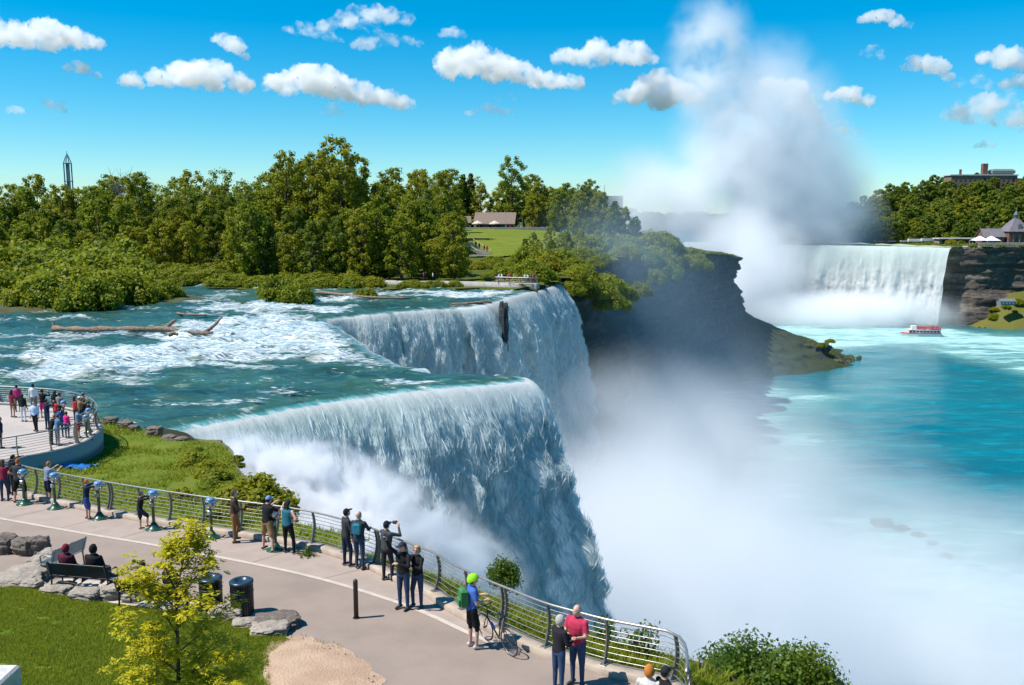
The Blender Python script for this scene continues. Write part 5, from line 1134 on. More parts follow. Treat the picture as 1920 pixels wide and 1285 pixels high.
def bench(label, loc, rz, mat, L=1.9):
    e = thing('park_bench', label, 'bench', loc, rz)
    for k in range(7):
        y_ = .02 + k * .068; MB().box((0, y_, .44 - .02 * math.sin(k / 6 * math.pi)), (L, .052, .022), 0, .006).build('seat_slat', mat, e)
    for k in range(7):
        z_ = .52 + k * .058; MB().box((0, -.03 - k * .018, z_), (L, .020, .046), 0, .006).build('back_slat', mat, e)
    for sx in (-1, 1):
        x_ = sx * (L / 2 - .08); MB().tube([(x_, .42, 0), (x_, .42, .42), (x_, .44, .62), (x_, .36, .68), (x_, .0, .66), (x_, -.06, .60)], .024, 8).build('arm_rest', mat, e, True)
        MB().tube([(x_, -.06, 0), (x_, -.02, .42), (x_, -.16, .92)], .024, 8).build('back_leg', mat, e, True)
        MB().tube([(x_, -.04, .42), (x_, .44, .42)], .022, 8).build('seat_support', mat, e, True)
    return e
M_BENCHG = plain('bench_grey', (.22, .25, .26), .4, .1, 8, 0, .5)
def gp(px, py): return G(px, py, .02)
b1 = gp(152, 1112); bench('dark slatted bench with two hooded people seated', b1, D2(-10), M_DARKM)
c_, s_ = math.cos(D2(-10)), math.sin(D2(-10))
def on(b, rz, dx, dy): return np.array([b[0] + dx * math.cos(rz) - dy * math.sin(rz), b[1] + dx * math.sin(rz) + dy * math.cos(rz), b[2]])
person('person in dark red hood sitting on the dark bench', on(b1, D2(-10), -.50, .17), D2(-10), 1.68, (.10, .015, .03), CHAR, None, 0, ('lap', 'lap'), ('sit', 'sit'), -.05, cap=('hood', (.20, .015, .04)), seat=.455, wide=1.08)
person('person in black hood sitting on the dark bench', on(b1, D2(-10), .35, .17), D2(-10), 1.76, BLACK, CHAR, None, 0, ('lap', 'lap'), ('sit', 'sit'), -.03, cap=('hood', BLACK), seat=.455, wide=1.12)
b2 = gp(280, 1148); bench('dark slatted bench behind the young tree', b2, D2(-14), M_DARKM)
person('dark haired person sitting behind the young tree, beside another', on(b2, D2(-14), -.25, .17), D2(-14), 1.70, CHAR, JEAN, BROWNH, 0, ('lap', 'lap'), ('sit', 'sit'), -.02, seat=.455)
person('brown haired person in black sitting at the bin end of the bench', on(b2, D2(-14), .55, .17), D2(-14), 1.76, BLACK, CHAR, BROWNH, 0, ('lap', 'lap'), ('sit', 'sit'), .05, seat=.455)
bench('pale grey slatted bench set crosswise by the boulders', gp(128, 1072), D2(70), M_BENCHG, 1.3)
def bin_(label, loc):
    e = thing('litter_bin', label, 'litter bin', loc); r, hgt = .29, .86
    for k in range(30):
        a = 2 * math.pi * k / 30; MB().box((r * math.cos(a), r * math.sin(a), hgt / 2 + .02), (.012, .042, hgt - .06), a).build('slat', M_DARKM, e)
    MB().lathe([(r - .03, .03), (r - .03, .70), (r - .05, .70), (r - .05, .05)], (0, 0, 0), 20).build('liner', plain('liner_black', (.012, .013, .015), .6), e, True)
    for z_ in (.03, .62, hgt - .02): MB().tube([(r * math.cos(a), r * math.sin(a), z_) for a in np.linspace(0, 2 * math.pi, 28, endpoint=False)], .020, 6, closed=True).build('hoop', M_DARKM, e, True)
    MB().lathe([(r + .02, hgt - .01), (r + .025, hgt + .03), (r - .02, hgt + .06), (r - .12, hgt + .055), (r - .13, hgt + .02)], (0, 0, 0), 28).build('lid', plain('bin_lid', (.03, .055, .085), .35, .1, 8, 0, .4), e, True); return e
bin_('dark slatted litter bin with blue lid standing clear of the tree', gp(455, 1150)); bin_('dark slatted litter bin half hidden by the young tree', gp(397, 1143))
e = thing('bollard', 'dark brown bollard standing alone on the promenade', 'bollard', pg(668, 1159)); m_ = plain('bollard_brown', (.035, .022, .018), .5)
MB().lathe([(.062, 0), (.062, .98), (.055, 1.03), (.03, 1.055)], (0, 0, 0), 16).build('post', m_, e, True); MB().lathe([(.09, 0), (.09, .015), (.065, .02)], (0, 0, 0), 16).build('base_plate', m_, e); MB().lathe([(.0635, .93), (.0635, .96)], (0, 0, 0), 16).build('band', M_DARKM, e)
o = MB().box((0, 0, .4), (.9, .9, .8), 0, .05).build('concrete_block', plain('pale_concrete', (.52, .50, .48), .85, .1, 4, .3)); o.location = G(-20, 1330) + [0, 0, -.05]; tag(o, 'pale concrete block at the corner of the lawn', 'block')
# road bike against the kerb
def bicycle():
    c = G(934, 1216); i = int(np.argmin(np.hypot(FC[:, 0] - c[0], FC[:, 1] - c[1]))); t = FC[i + 2] - FC[i - 2]; ang = math.atan2(t[1], t[0]) - .08
    e = thing('bicycle', 'black road bicycle leaning on the railing beside the cyclist', 'bicycle', c, ang + math.pi); e.rotation_euler = (-.10, 0, ang + math.pi)
    e.location.z += .02
    bk = plain('bike_black', (.012, .012, .014), .35); rim = plain('rim_alloy', (.25, .25, .26), .35, .1, 8, 0, .8); cy_ = .34
    for x_ in (-.50, .50):
        w_ = thing('wheel', None, None, (x_, 0, cy_)); w_.parent = e
        MB().tube([(.33 * math.cos(a), 0, .33 * math.sin(a)) for a in np.linspace(0, 2 * math.pi, 40, endpoint=False)], .013, 7, closed=True).build('tyre', bk, w_, True)
        MB().tube([(.31 * math.cos(a), 0, .31 * math.sin(a)) for a in np.linspace(0, 2 * math.pi, 40, endpoint=False)], .010, 6, closed=True).build('rim', rim, w_, True)
        sp = MB()
        for k in range(20): a = k * math.pi / 10; sp.tube([(0, .012 * (-1) ** k, 0), (.305 * math.cos(a), 0, .305 * math.sin(a))], .0022, 4)
        sp.build('spokes', rim, w_); MB().tube([(0, -.05, 0), (0, .05, 0)], .018, 8).build('hub', bk, w_)
    bb, st, hd1, hd2, ra, fa = (-.08, 0, .28), (-.22, 0, .80), (.33, 0, .82), (.37, 0, .66), (-.5, 0, .34), (.5, 0, .34)
    f = MB()
    for a, b, r in ((bb, st, .017), (st, hd1, .017), (bb, hd2, .020), (hd1, hd2, .020)): f.tube([a, b], r, 8)
    for sy in (-1, 1): f.tube([bb, (-.48, sy * .05, .34)], .010, 6); f.tube([(st[0], 0, st[2] - .03), (-.48, sy * .05, .34)], .009, 6)
    f.build('frame', bk, e, True)
    k = MB()
    for sy in (-1, 1): k.tube([hd2, (.41, sy * .045, .56), (.5, sy * .045, .34)], .011, 6)
    k.build('fork', bk, e, True)
    hb = MB().tube([hd1, (.34, 0, .92), (.42, 0, .94)], .013, 6)
    for sy in (-1, 1): hb.tube([(.42, 0, .94), (.42, sy * .20, .94), (.50, sy * .21, .93), (.52, sy * .21, .86), (.44, sy * .21, .81)], .012, 7)
    hb.build('handlebar', bk, e, True)
    MB().tube([st, (-.25, 0, .94)], .013, 7).build('seat_post', bk, e); MB().add([(-.40, -.07, .97), (-.40, .07, .97), (-.12, .018, .96), (-.12, -.018, .96), (-.40, -.06, .935), (-.40, .06, .935), (-.12, .014, .94), (-.12, -.014, .94)], [(0, 1, 2, 3), (7, 6, 5, 4), (0, 4, 5, 1), (1, 5, 6, 2), (2, 6, 7, 3), (3, 7, 4, 0)]).build('saddle', bk, e)
    MB().tube([(-.08 + .09 * math.cos(a), .05, .28 + .09 * math.sin(a)) for a in np.linspace(0, 6.28, 24, endpoint=False)], .006, 5, closed=True).build('chainring', rim, e)
    cr = MB(); cr.tube([(-.08, .06, .28), (-.02, .06, .12)], .009, 6); cr.tube([(-.08, -.06, .28), (-.14, -.06, .44)], .009, 6); cr.box((-.02, .10, .12), (.09, .08, .02)); cr.box((-.14, -.10, .44), (.09, .08, .02)); cr.build('crank', rim, e)
    MB().lathe([(.035, 0), (.037, .14), (.025, .17), (.018, .20)], (0, 0, 0), 10, Matrix.Translation((.08, 0, .46)) @ Matrix.Rotation(.9, 4, 'Y')).build('bottle', plain('bottle_blue', (.10, .16, .50), .4), e, True)
bicycle()

# ---- rocks
M_ROCK = rockmat('limestone', (.30, .255, .21), (.38, .33, .28), (.20, .17, .15), 3.0, None, .5); M_ROCKD = rockmat('dark_stone', (.13, .10, .085), (.20, .165, .14), (.09, .08, .065), 3.0, None, .4)
def rock(label, loc, dims, rz, seed, mat, name='boulder', group=None):
    bm = bmesh.new(); bmesh.ops.create_cube(bm, size=2.0); bmesh.ops.subdivide_edges(bm, edges=bm.edges[:], cuts=11, use_grid_fill=True)
    me = bpy.data.meshes.new(name); bm.to_mesh(me); bm.free(); n = len(me.vertices); co = np.zeros(n * 3); me.vertices.foreach_get('co', co); co = co.reshape(-1, 3)
    L = np.linalg.norm(co, axis=1)[:, None]; co = co * (1 - .55) + co / L * 1.18 * .55
    n1 = fbm(co * 1.1 + seed * 3.1, 4, seed) - .5; n2 = fbm(co * [1.5, 1.5, 6] + seed, 4, seed + 3) - .5
    co = co * (1 + n1[:, None] * .75 + n2[:, None] * [.22, .22, .06]); led = np.floor(co[:, 2] * 3.2 + n1 * 2) % 2; co[:, :2] *= (1 - .07 * led)[:, None]
    co *= np.array(dims) / 2; co[:, 2] += dims[2] * .32; me.vertices.foreach_set('co', co.ravel()); me.update()
    o = link(name, me, mat, None, loc); o.rotation_euler = (0, 0, rz); return tag(o, label, 'rock', group)
for i, (px, py, wd, hh, lb, mt) in enumerate([(4, 1036, 50, 34, 'dark squarish boulder at the head of the boulder row', 1), (48, 1038, 44, 34, 'dark blocky boulder beside the rough one', 1), (72, 1038, 40, 36, 'rough dark boulder with a broken top', 1), (92, 1050, 34, 22, 'small pale boulder touching the grey bench', 0), (78, 1062, 46, 22, 'pale flat boulder behind the dark bench', 0), (54, 1084, 76, 24, 'wide flat limestone slab beside the dark bench', 0), (26, 1100, 84, 24, 'long flat limestone slab at the lawn edge', 0), (62, 1106, 40, 22, 'small pale slab at the end of the long slab', 0), (108, 1112, 62, 20, 'pale slab under the back of the dark bench', 0), (162, 1126, 56, 26, 'rounded limestone boulder below the dark bench', 0), (212, 1122, 46, 30, 'grey upright boulder beside the young tree', 0), (245, 1128, 34, 22, 'pale boulder half hidden by the young tree', 0), (330, 1148, 50, 18, 'flat pale stone behind the young tree trunk', 0), (425, 1160, 52, 26, 'grey boulder at the foot of the clear bin', 0), (460, 1174, 46, 16, 'flat tan stone beside the layered rock', 0), (506, 1188, 72, 22, 'lower slab of layered rock at the soil patch', 0), (520, 1176, 84, 24, 'dark layered rock at the end of the row', 1), (405, 1150, 28, 16, 'small stone between the bins', 0)]):
    c = G(px, py); k = c[1] / F; rock(lb, c + [0, 0, -.02], (wd * k * 1.0, wd * k * .8, hh * k * 1.15), R.uniform(-.4, .4), i + 3, [M_ROCK, M_ROCKD][mt])
for i, (px, py, wd, hh, lb) in enumerate([(208, 792, 22, 9, 'low dark rock where the platform meets the rapids'), (235, 799, 24, 8, 'flat shore rock at the edge of the grass bank'), (252, 805, 18, 7, 'small dark shore rock beside the big boulder'), (291, 814, 28, 14, 'big brown boulder on the shore of the rapids'), (318, 825, 26, 8, 'flat rock below the big shore boulder'), (340, 826, 22, 6, 'low rock at the very brink'), (400, 836, 34, 8, 'flat ledge rock at the end of the grass bank')]):
    c = W(px, py, .35); k = c[1] / F; rock(lb, c, (wd * k, wd * k, hh * k * 1.3), R.uniform(-.5, .5), i + 40, M_ROCKD)
for i in range(7):
    u_ = .35 + .6 * i / 6; px = 560 + u_ * 430; py = np.interp(px, [q[0] for q in crest_px[:9]], [q[1] for q in crest_px[:9]]) - 2.5 - R.uniform(0, 3); c = W(px, py)
    rock('mossy rock breaking the lip of the nearest curtain', c + [0, 0, -.42], (R.uniform(.5, 1.3), R.uniform(.4, .7), R.uniform(.2, .35)), R.uniform(-.3, .9), 60 + i, M_NEARROCK, 'lip_rock', 'rocks along the near lip')
# rock buttress splitting the recess from the far curtain
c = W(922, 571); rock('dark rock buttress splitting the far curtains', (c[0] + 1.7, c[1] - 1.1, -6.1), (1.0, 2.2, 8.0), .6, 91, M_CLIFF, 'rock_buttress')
for i, (px, py, w_) in enumerate([(885, 571, 3.4), (862, 573, 2.6), (905, 569, 2.6)]): c = W(px, py); rock(['broad', 'low', 'small'][i] + ' brown rock showing at the lip beside the buttress', c + [0, 0, -.2], (w_, 1.2, .7), .3, 95 + i, M_ROCKD)
for i, (px, py, w_) in enumerate([(1655, 985, 44), (1690, 993, 30), (1722, 1006, 30), (1748, 1022, 24), (1775, 1046, 30)]):
    c = W(px, py, -56.2); k = c[1] / F; rock(['largest', 'second', 'third', 'fourth', 'last'][i] + ' of a row of dark rocks awash in the misty gorge', c, (w_ * k, w_ * k * .7, w_ * k * .26), .2 * i, 110 + i, M_CLIFF, 'gorge_rock')
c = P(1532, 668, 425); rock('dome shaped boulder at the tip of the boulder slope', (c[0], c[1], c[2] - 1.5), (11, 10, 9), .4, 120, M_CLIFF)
rr2 = random.Random(12)
for i in range(60):
    t_ = rr2.random(); px = 1395 + t_ * 220; py = np.interp(px, [1395, 1450, 1560, 1615], [708, 698, 686, 676]) - rr2.uniform(-2, 6); c = W(px, py, -56.0); w_ = rr2.uniform(1.2, 3.6)
    rock('brown boulder along the waterline of the boulder slope', c, (w_ * 1.3, w_, w_ * .8), rr2.uniform(0, 3), 130 + i % 9, M_TALUS, 'shore_boulder', 'boulders along the gorge waterline')
# driftwood
M_WOOD = plain('driftwood', (.15, .105, .075), .85, .25, 3, .5, 0, (.26, .20, .15), .2, 20)
def wl(px, py, up=0.0): q = W(px, py); q[2] += up + .3; return q
def logthing(label, parts):
    c = wl(*parts[0][1][0][:2]); e = thing('driftwood_log', label, 'log', c)
    for nm, pts, r0, r1 in parts:
        p = spline(np.array([wl(a, b, u_) - c for a, b, u_ in pts]), 14); MB().tube(p, list(np.linspace(r0, r1, 14) * (1 + .15 * NR.normal(size=14))), 8).build(nm, M_WOOD, e, True)
logthing('long bare driftwood trunk lying across the rapids', [('trunk', [(102, 624, .2), (160, 627, .25), (240, 627, .25), (320, 627, .3), (360, 631, .2), (398, 634, .15)], .42, .30), ('branch', [(385, 633, .3), (402, 632, 1.0), (418, 630, 1.9)], .22, .10), ('stump', [(312, 627, .3), (322, 627, 1.0), (330, 627, 1.35)], .26, .16), ('root', [(104, 624, .2), (101, 624, .9)], .26, .1)])
logthing('thin driftwood pole behind the long trunk', [('trunk', [(333, 593, .1), (350, 596, .15), (388, 597, .1)], .16, .10)])
logthing('dark log stranded beside the tiny tufted bush', [('trunk', [(595, 553, .15), (630, 557, .2), (700, 563, .15), (770, 564, .1)], .28, .16)])
logthing('short dark snag under the driftwood trunk', [('trunk', [(318, 635, .1), (326, 634, .2), (334, 634, .1)], .22, .14)])
# blue tarpaulin
X, Y = np.meshgrid(np.linspace(-.9, .9, 24), np.linspace(-.6, .6, 18)); zt = (fbm(xyz(X.ravel() * 2, Y.ravel() * 2), 4, 6)).reshape(X.shape) * .55
me, u = gridmesh('tarpaulin', X + (fbm(xyz(Y.ravel() * 2, X.ravel()), 2) - .5).reshape(X.shape) * .4, Y, zt - .1); c = W(138, 876, .95); o = link('tarpaulin', me, plain('tarp_blue', (.015, .17, .52), .45, .15, 3), None, (c[0], c[1], float(zbank([c[0]], [c[1]])[0]) - .05)); tag(o, 'crumpled blue tarpaulin on the grass under the platform wall', 'tarpaulin')
# ================================================================== ON THE ISLAND
def zl(x_, y_): return float(zland([x_], [y_])[0])
M_ROOF = plain('brown_shingle', (.17, .125, .10), .85, .15, 2, .4, 0, (.22, .17, .14), .2, 6); M_BRICKW = plain('brick_wall', (.20, .13, .09), .85, .12, 2); M_GLASS = plain('window_glass', (.02, .03, .04), .12); M_TRIM = plain('white_trim', (.6, .58, .54), .7); M_STONEW = plain('grey_stone', (.36, .34, .31), .85, .12, 1.2, .3)
def gable(e, wdt, dep, hw, hr, wall, roof, over=.5, name='roof', loc=(0, 0, 0)):
    x, y, z = loc
    MB().add([(x - wdt / 2, y - dep / 2, z), (x + wdt / 2, y - dep / 2, z), (x + wdt / 2, y + dep / 2, z), (x - wdt / 2, y + dep / 2, z), (x - wdt / 2, y - dep / 2, z + hw), (x + wdt / 2, y - dep / 2, z + hw), (x + wdt / 2, y + dep / 2, z + hw), (x - wdt / 2, y + dep / 2, z + hw), (x - wdt / 2, y, z + hw + hr), (x + wdt / 2, y, z + hw + hr)], [(0, 1, 5, 4), (2, 3, 7, 6), (1, 2, 6, 9, 5), (3, 0, 4, 8, 7)]).build('wall', wall, e)
    a, b = wdt / 2 + over, dep / 2 + over; k = hr / (dep / 2); zz = z + hw - over * k
    r = MB()
    for s in (-1, 1):
        r.add([(x - a, y + s * b, zz), (x + a, y + s * b, zz), (x + a, y, z + hw + hr + .05), (x - a, y, z + hw + hr + .05), (x - a, y + s * b, zz + .25), (x + a, y + s * b, zz + .25), (x + a, y, z + hw + hr + .3), (x - a, y, z + hw + hr + .3)], [(0, 1, 2, 3), (4, 5, 6, 7), (0, 1, 5, 4), (1, 2, 6, 5), (2, 3, 7, 6), (3, 0, 4, 7)])
    return r.build(name, roof, e)
LX, LY = -6.0, 338.0; e = thing('lodge', 'low brown roofed lodge among the trees above the lawn', 'building', (LX, LY, zl(LX, LY) - .3), D2(-6))
gable(e, 13.5, 9, 3.0, 3.4, M_BRICKW, M_ROOF, .9)
for k, x_ in enumerate((-4.6, -1.6, 1.4, 4.6)):
    w_ = MB().box((x_, -4.56, 1.7), (1.7, .08, 1.4)).build('window', M_TRIM, e); MB().box((x_, -4.62, 1.7), (1.4, .05, 1.1)).build('pane', M_GLASS, w_)
MB().box((6.76, 0, 1.2), (.1, 2.0, 2.3)).build('door', M_GLASS, e); MB().box((-3, 1.0, 6.6), (.9, .9, 1.8)).build('chimney', M_BRICKW, e)
e = thing('lodge', 'small dark roofed annex left of the lodge', 'building', (-19.5, 345, zl(-19.5, 345) - .3), D2(4)); gable(e, 7, 6, 2.8, 2.0, M_BRICKW, M_ROOF, .6); MB().box((0, -3.06, 1.6), (2.4, .08, 1.2)).build('window', M_GLASS, e)
for i, (px, lb) in enumerate([(866, 'pale parasol nearest the dark annex'), (896, 'pale parasol in the middle of the terrace row'), (928, 'pale parasol in front of the lodge wall')]):
    x_ = (px - 960) / F * 330; e = thing('parasol', lb, 'parasol', (x_, 330, zl(x_, 330) + .1)); v_ = [(2.1 * math.cos(k * math.pi / 4), 2.1 * math.sin(k * math.pi / 4), 2.3) for k in range(8)] + [(0, 0, 3.4)] + [(2.1 * math.cos(k * math.pi / 4), 2.1 * math.sin(k * math.pi / 4), 2.05) for k in range(8)]
    MB().add(v_, [(k, (k + 1) % 8, 8) for k in range(8)] + [(k, (k + 1) % 8, 9 + (k + 1) % 8, 9 + k) for k in range(8)]).build('canopy', plain('parasol_cloth', (.62, .50, .42), .8), e); MB().tube([(0, 0, 0), (0, 0, 3.3)], .05, 8).build('pole', M_DARKM, e)
e = thing('terrace_wall', 'long low grey wall along the top of the lawn', 'wall', (-3, 325.5, zl(-3, 325.5) + .3))
for k in range(16): MB().box((-17 + k * 2.2, .0 + (k - 8) * (-.05), .35), (2.16, .5, 1.1 + .04 * (k % 3)), 0, .04).build('block', M_STONEW, e)
def tiny(label, loc, rz, h, sh, pa, ha, group): person(label, loc, rz, h, sh, pa, ha, R.choice([0, 0, 1]), ('down', 'down'), ('stand', 'stand'), group=group, vox=.045, fingers=False)
TC = [('white', WHITE), ('red', RED), ('navy', NAVY), ('black', BLACK), ('grey', GREY), ('pale blue', LBLUE), ('pink', MAGENTA), ('tan', TAN)]
for i in range(17):
    px = 950 + i * 5.6 + R.uniform(-2, 2); d = 326.9 + R.uniform(0, 2.5); x_ = (px - 960) / F * d; cn, cc = TC[i % 8]; tiny('tiny visitor in %s top on the lodge terrace' % cn, (x_, d, zl(x_, d) + .28), R.uniform(0, 6), R.uniform(1.6, 1.82), cc, [JEAN, BLACK, KHAKI][i % 3], DARKH, 'visitors on the lodge terrace')
# wooden stair down the slope
M_TIMBER = plain('pale_timber', (.40, .28, .20), .8, .15, 3); sx0, sy0 = (872 - 960) / F * 236, 236.0; z0 = zl(sx0, sy0)
e = thing('stairway', 'pale timber stairway with handrails on the wooded slope', 'stairs', (sx0, sy0, z0 + .2), 0)
for k in range(16): MB().box((.2 + k * .34, -k * .45, 3.0 - k * .185), (3.4, .46, .14), 0, .01).build('step', M_STONEW, e)
for s in (-1.75, 1.75): 
    p = [(-1.2 + s, 1.8, 4.1), (.2 + s, 0, 4.0), (5.3 + s, -6.8, 1.2)]; MB().tube(p, .09, 6).build('handrail', M_TIMBER, e)
    for k in range(0, 16, 3): MB().tube([(.2 + k * .34 + s, -k * .45, 2.6 - k * .185), (.2 + k * .34 + s, -k * .45, 4.0 - k * .185)], .06, 5).build('baluster', M_TIMBER, e)
MB().box((4.6, -7.6, -.1), (6.5, 1.6, .3), 0, .02).build('landing', M_STONEW, e); MB().tube([(-2.6, -2.4, -1.5), (-2.6, -2.4, 2.6)], .16, 8).build('lamp_post', M_DARKM, e)
for i, (dx, dy, k) in enumerate([(3.0, -3.6, 3), (3.9, -4.6, 3), (5.2, -5.6, 1), (5.9, -6.0, 1)]): tiny('tiny visitor in %s walking down the timber stairway' % ['black', 'dark clothes', 'red', 'a red jacket'][i], (sx0 + dx, sy0 + dy, z0 + 3.45 - (-dy / .45) * .185), D2(200), 1.7, TC[k][1], BLACK, DARKH, 'visitors on the stairway')
# path and lookout at the water edge
pa_ = np.array([(-25, 176.5), (-18, 175.2), (-10, 173.6), (-4, 171.8), (0, 170.2), (4.2, 169.0)]); pc_ = spline(np.column_stack([pa_, np.full(6, 1.05)]), 40)
a_, b_ = plane_offset(pc_, 1.1), plane_offset(pc_, -1.1); n_ = 40; v_ = np.vstack([a_ - [0, 0, .8], a_, b_, b_ - [0, 0, 1.0]]); f_ = [(j * n_ + i, j * n_ + i + 1, (j + 1) * n_ + i + 1, (j + 1) * n_ + i) for j in range(3) for i in range(n_ - 1)]
me = fastmesh('path', v_, f_); struct(link('path', me, M_STONEW), 'pale raised path along the island bank')
lk = spline(np.column_stack([np.array([(-3.4, 170.4), (0, 168.9), (3.4, 167.6), (4.8, 168.2), (4.4, 170.6)]), np.full(5, 1.05)]), 40)
railing('pale railing of the lookout at the island corner', lk, None, 2.2, 99, 0.0, 1.0, 1.1, 4, 1.6)
e = thing('lookout_wall', 'grey wall under the lookout at the island corner', 'wall', (3, 168.2, 0)); MB().box((.2, .9, .3), (3.4, 2.2, 1.45), D2(-18), .05).build('wall', M_STONEW, e)
for i in range(13):
    t_ = i / 12; x_ = np.interp(t_, [0, 1], [-3.0, 4.1]) + R.uniform(-.2, .2); y_ = np.interp(x_, [-4, 4.2], [171.6, 169.0]) + R.uniform(-.3, .5); cn, cc = TC[(i * 3 + 2) % 8]; tiny('tiny visitor in %s top at the island lookout' % cn, (x_, y_, 1.06), R.uniform(0, 6), 1.72, cc, [JEAN, BLACK, KHAKI][i % 3], DARKH, 'visitors at the island lookout')
for i, (px, d, cn, cc) in enumerate([(795, 174.6, 'pink', MAGENTA), (799, 174.9, 'black', BLACK), (812, 174.2, 'white', WHITE)]): x_ = (px - 960) / F * d; tiny('tiny walker in %s on the raised bank path' % cn, (x_, d, 1.06), 1.5, 1.74, cc, BLACK, DARKH, None)
# slender steel tower far beyond the woods
M_TOWER = plain('tower_steel', (.10, .20, .26), .5, .1, .2, 0, .3); TD = 1150.0; tx = (141 - 960) / F * TD; e = thing('observation_tower', 'slender blue steel tower with pointed crown rising over the woods', 'tower', (tx, TD, -10.5))
for sx in (-1, 1):
    for sy in (-1, 1): MB().tube([(sx * 3.2, sy * 3.2, 0), (sx * 3.2, sy * 3.2, 86)], .75, 6).build('column', M_TOWER, e)
MB().box((0, 0, 43), (1.8, 1.8, 86)).build('shaft', M_TOWER, e)
for z_ in (20, 42, 64, 86): MB().box((0, 0, z_), (8.0, 8.0, .9)).build('ring', M_TOWER, e)
cw = MB()
for k in range(8): a = k * math.pi / 4; cw.tube([(4.6 * math.cos(a), 4.6 * math.sin(a), 87), (3.0 * math.cos(a), 3.0 * math.sin(a), 91), (0, 0, 98)], .5, 5)
cw.build('crown', M_TOWER, e); MB().tube([(0, 0, 97), (0, 0, 101)], .3, 5).build('spire', M_TOWER, e)
for i, (px, w_, top, d) in enumerate([(1107, 20, 356, 1500), (1085, 16, 360, 1600), (1150, 30, 368, 1700)]):
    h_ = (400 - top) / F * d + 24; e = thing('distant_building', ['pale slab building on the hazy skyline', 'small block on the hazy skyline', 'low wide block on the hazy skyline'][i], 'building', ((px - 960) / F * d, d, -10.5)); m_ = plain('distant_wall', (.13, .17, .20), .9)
    MB().box((0, 0, h_ / 2), (w_ / F * d, 14, h_)).build('wall', m_, e)
    for k in range(4): MB().box((0, -7.1, h_ * (.55 + k * .11)), (w_ / F * d * .86, .2, h_ * .045)).build('window_band', M_GLASS, e)
e = thing('radio_mast', 'thin mast on the hazy skyline', 'mast', ((1131 - 960) / F * 1500, 1500, -10.5)); MB().tube([(0, 0, 0), (0, 0, 70)], [1.2, .4], 6).build('pole', M_TOWER, e); MB().box((0, 0, 40), (5, 5, 1.2)).build('platform', M_TOWER, e)

# ================================================================== THE FAR BANK
def zh(x_, y_): return float(zhill([x_], [y_])[0])
M_SLATE = plain('slate_roof', (.16, .145, .165), .7, .12, .5); M_FBRICK = plain('far_brick', (.16, .075, .055), .85, .1, .4)
d = 592.0; bx_ = (1896 - 960) / F * d; bz = -6.0; e = thing('stone_hall', 'brick hall with pyramid slate roof and cupola above the far cliff', 'building', (bx_, d, bz))
wm = 13.5; MB().box((0, 0, 4.2), (wm, 12, 8.4)).build('wall', M_FBRICK, e)
rf = MB().add([(-wm / 2 - .8, -7, 8.3), (wm / 2 + .8, -7, 8.3), (wm / 2 + .8, 7, 8.3), (-wm / 2 - .8, 7, 8.3), (-1.3, -1.3, 16.5), (1.3, -1.3, 16.5), (1.3, 1.3, 16.5), (-1.3, 1.3, 16.5)], [(0, 1, 5, 4), (1, 2, 6, 5), (2, 3, 7, 6), (3, 0, 4, 7), (4, 5, 6, 7), (3, 2, 1, 0)]).build('roof', M_SLATE, e)
MB().lathe([(1.1, 16.4), (1.1, 18.6), (1.7, 18.7), (1.2, 20.2), (.2, 21.4), (.08, 23)], (0, 0, 0), 10).build('cupola', plain('copper_green', (.08, .14, .14), .6), rf); MB().box((0, -4.6, 11.6), (2.4, 2.4, 2.6)).build('dormer', M_SLATE, rf)
for k in (-1, 0, 1): w_ = MB().box((k * 4.0, -6.05, 4.0), (2.6, .2, 5.2)).build('window', M_GLASS, e); MB().box((k * 4.0, -6.18, 4.0), (.15, .1, 5.2)).build('mullion', M_TRIM, w_)
e = thing('stone_hall', 'lower wing with violet slate roof left of the brick hall', 'building', (bx_ - 14.5, d + 2, bz)); gable(e, 13, 11, 5.2, 4.6, M_FBRICK, M_SLATE, .7)
for k in range(5): MB().box((-5 + k * 2.5, -5.56, 2.6), (1.4, .1, 2.6)).build('window', M_GLASS, e)
e = thing('stone_hall', 'right wing with slate roof behind the brick hall', 'building', (bx_ + 15, d + 3, bz)); gable(e, 15, 11, 5.6, 4.6, M_FBRICK, M_SLATE, .7)
for k in range(5): MB().box((-5.5 + k * 2.7, -5.56, 2.8), (1.5, .1, 2.8)).build('window', M_GLASS, e)
for i, (px, dd) in enumerate([(1832, 588), (1853, 586)]):
    x_ = (px - 960) / F * dd; e = thing('tent', ['white marquee tent further from the brick hall', 'white marquee tent beside the brick hall'][i], 'tent', (x_, dd, -6.0)); w2 = 4.4
    MB().add([(-w2, -4, 2.6), (w2, -4, 2.6), (w2, 4, 2.6), (-w2, 4, 2.6), (0, 0, 5.6)], [(0, 1, 4), (1, 2, 4), (2, 3, 4), (3, 0, 4)]).build('canopy', plain('tent_white', (.78, .77, .75), .7), e)
    for (a, b) in ((-1, -1), (1, -1), (1, 1), (-1, 1)): MB().tube([(a * w2, b * 4, 0), (a * w2, b * 4, 2.6)], .12, 5).build('pole', M_TRIM, e)
e = thing('terrace_building', 'long flat white roofed pavilion along the far terrace', 'building', ((1802 - 960) / F * 606, 606, -5.6)); MB().box((0, 0, 1.4), (36, 7, 2.8)).build('wall', plain('pavilion_wall', (.30, .22, .18), .8), e); MB().box((0, -.6, 3.05), (38, 9.4, .5)).build('roof', plain('pavilion_roof', (.62, .60, .57), .7), e)
for k in range(11): MB().box((-15 + k * 3, -3.56, 1.5), (2.0, .1, 1.6)).build('window', M_GLASS, e)
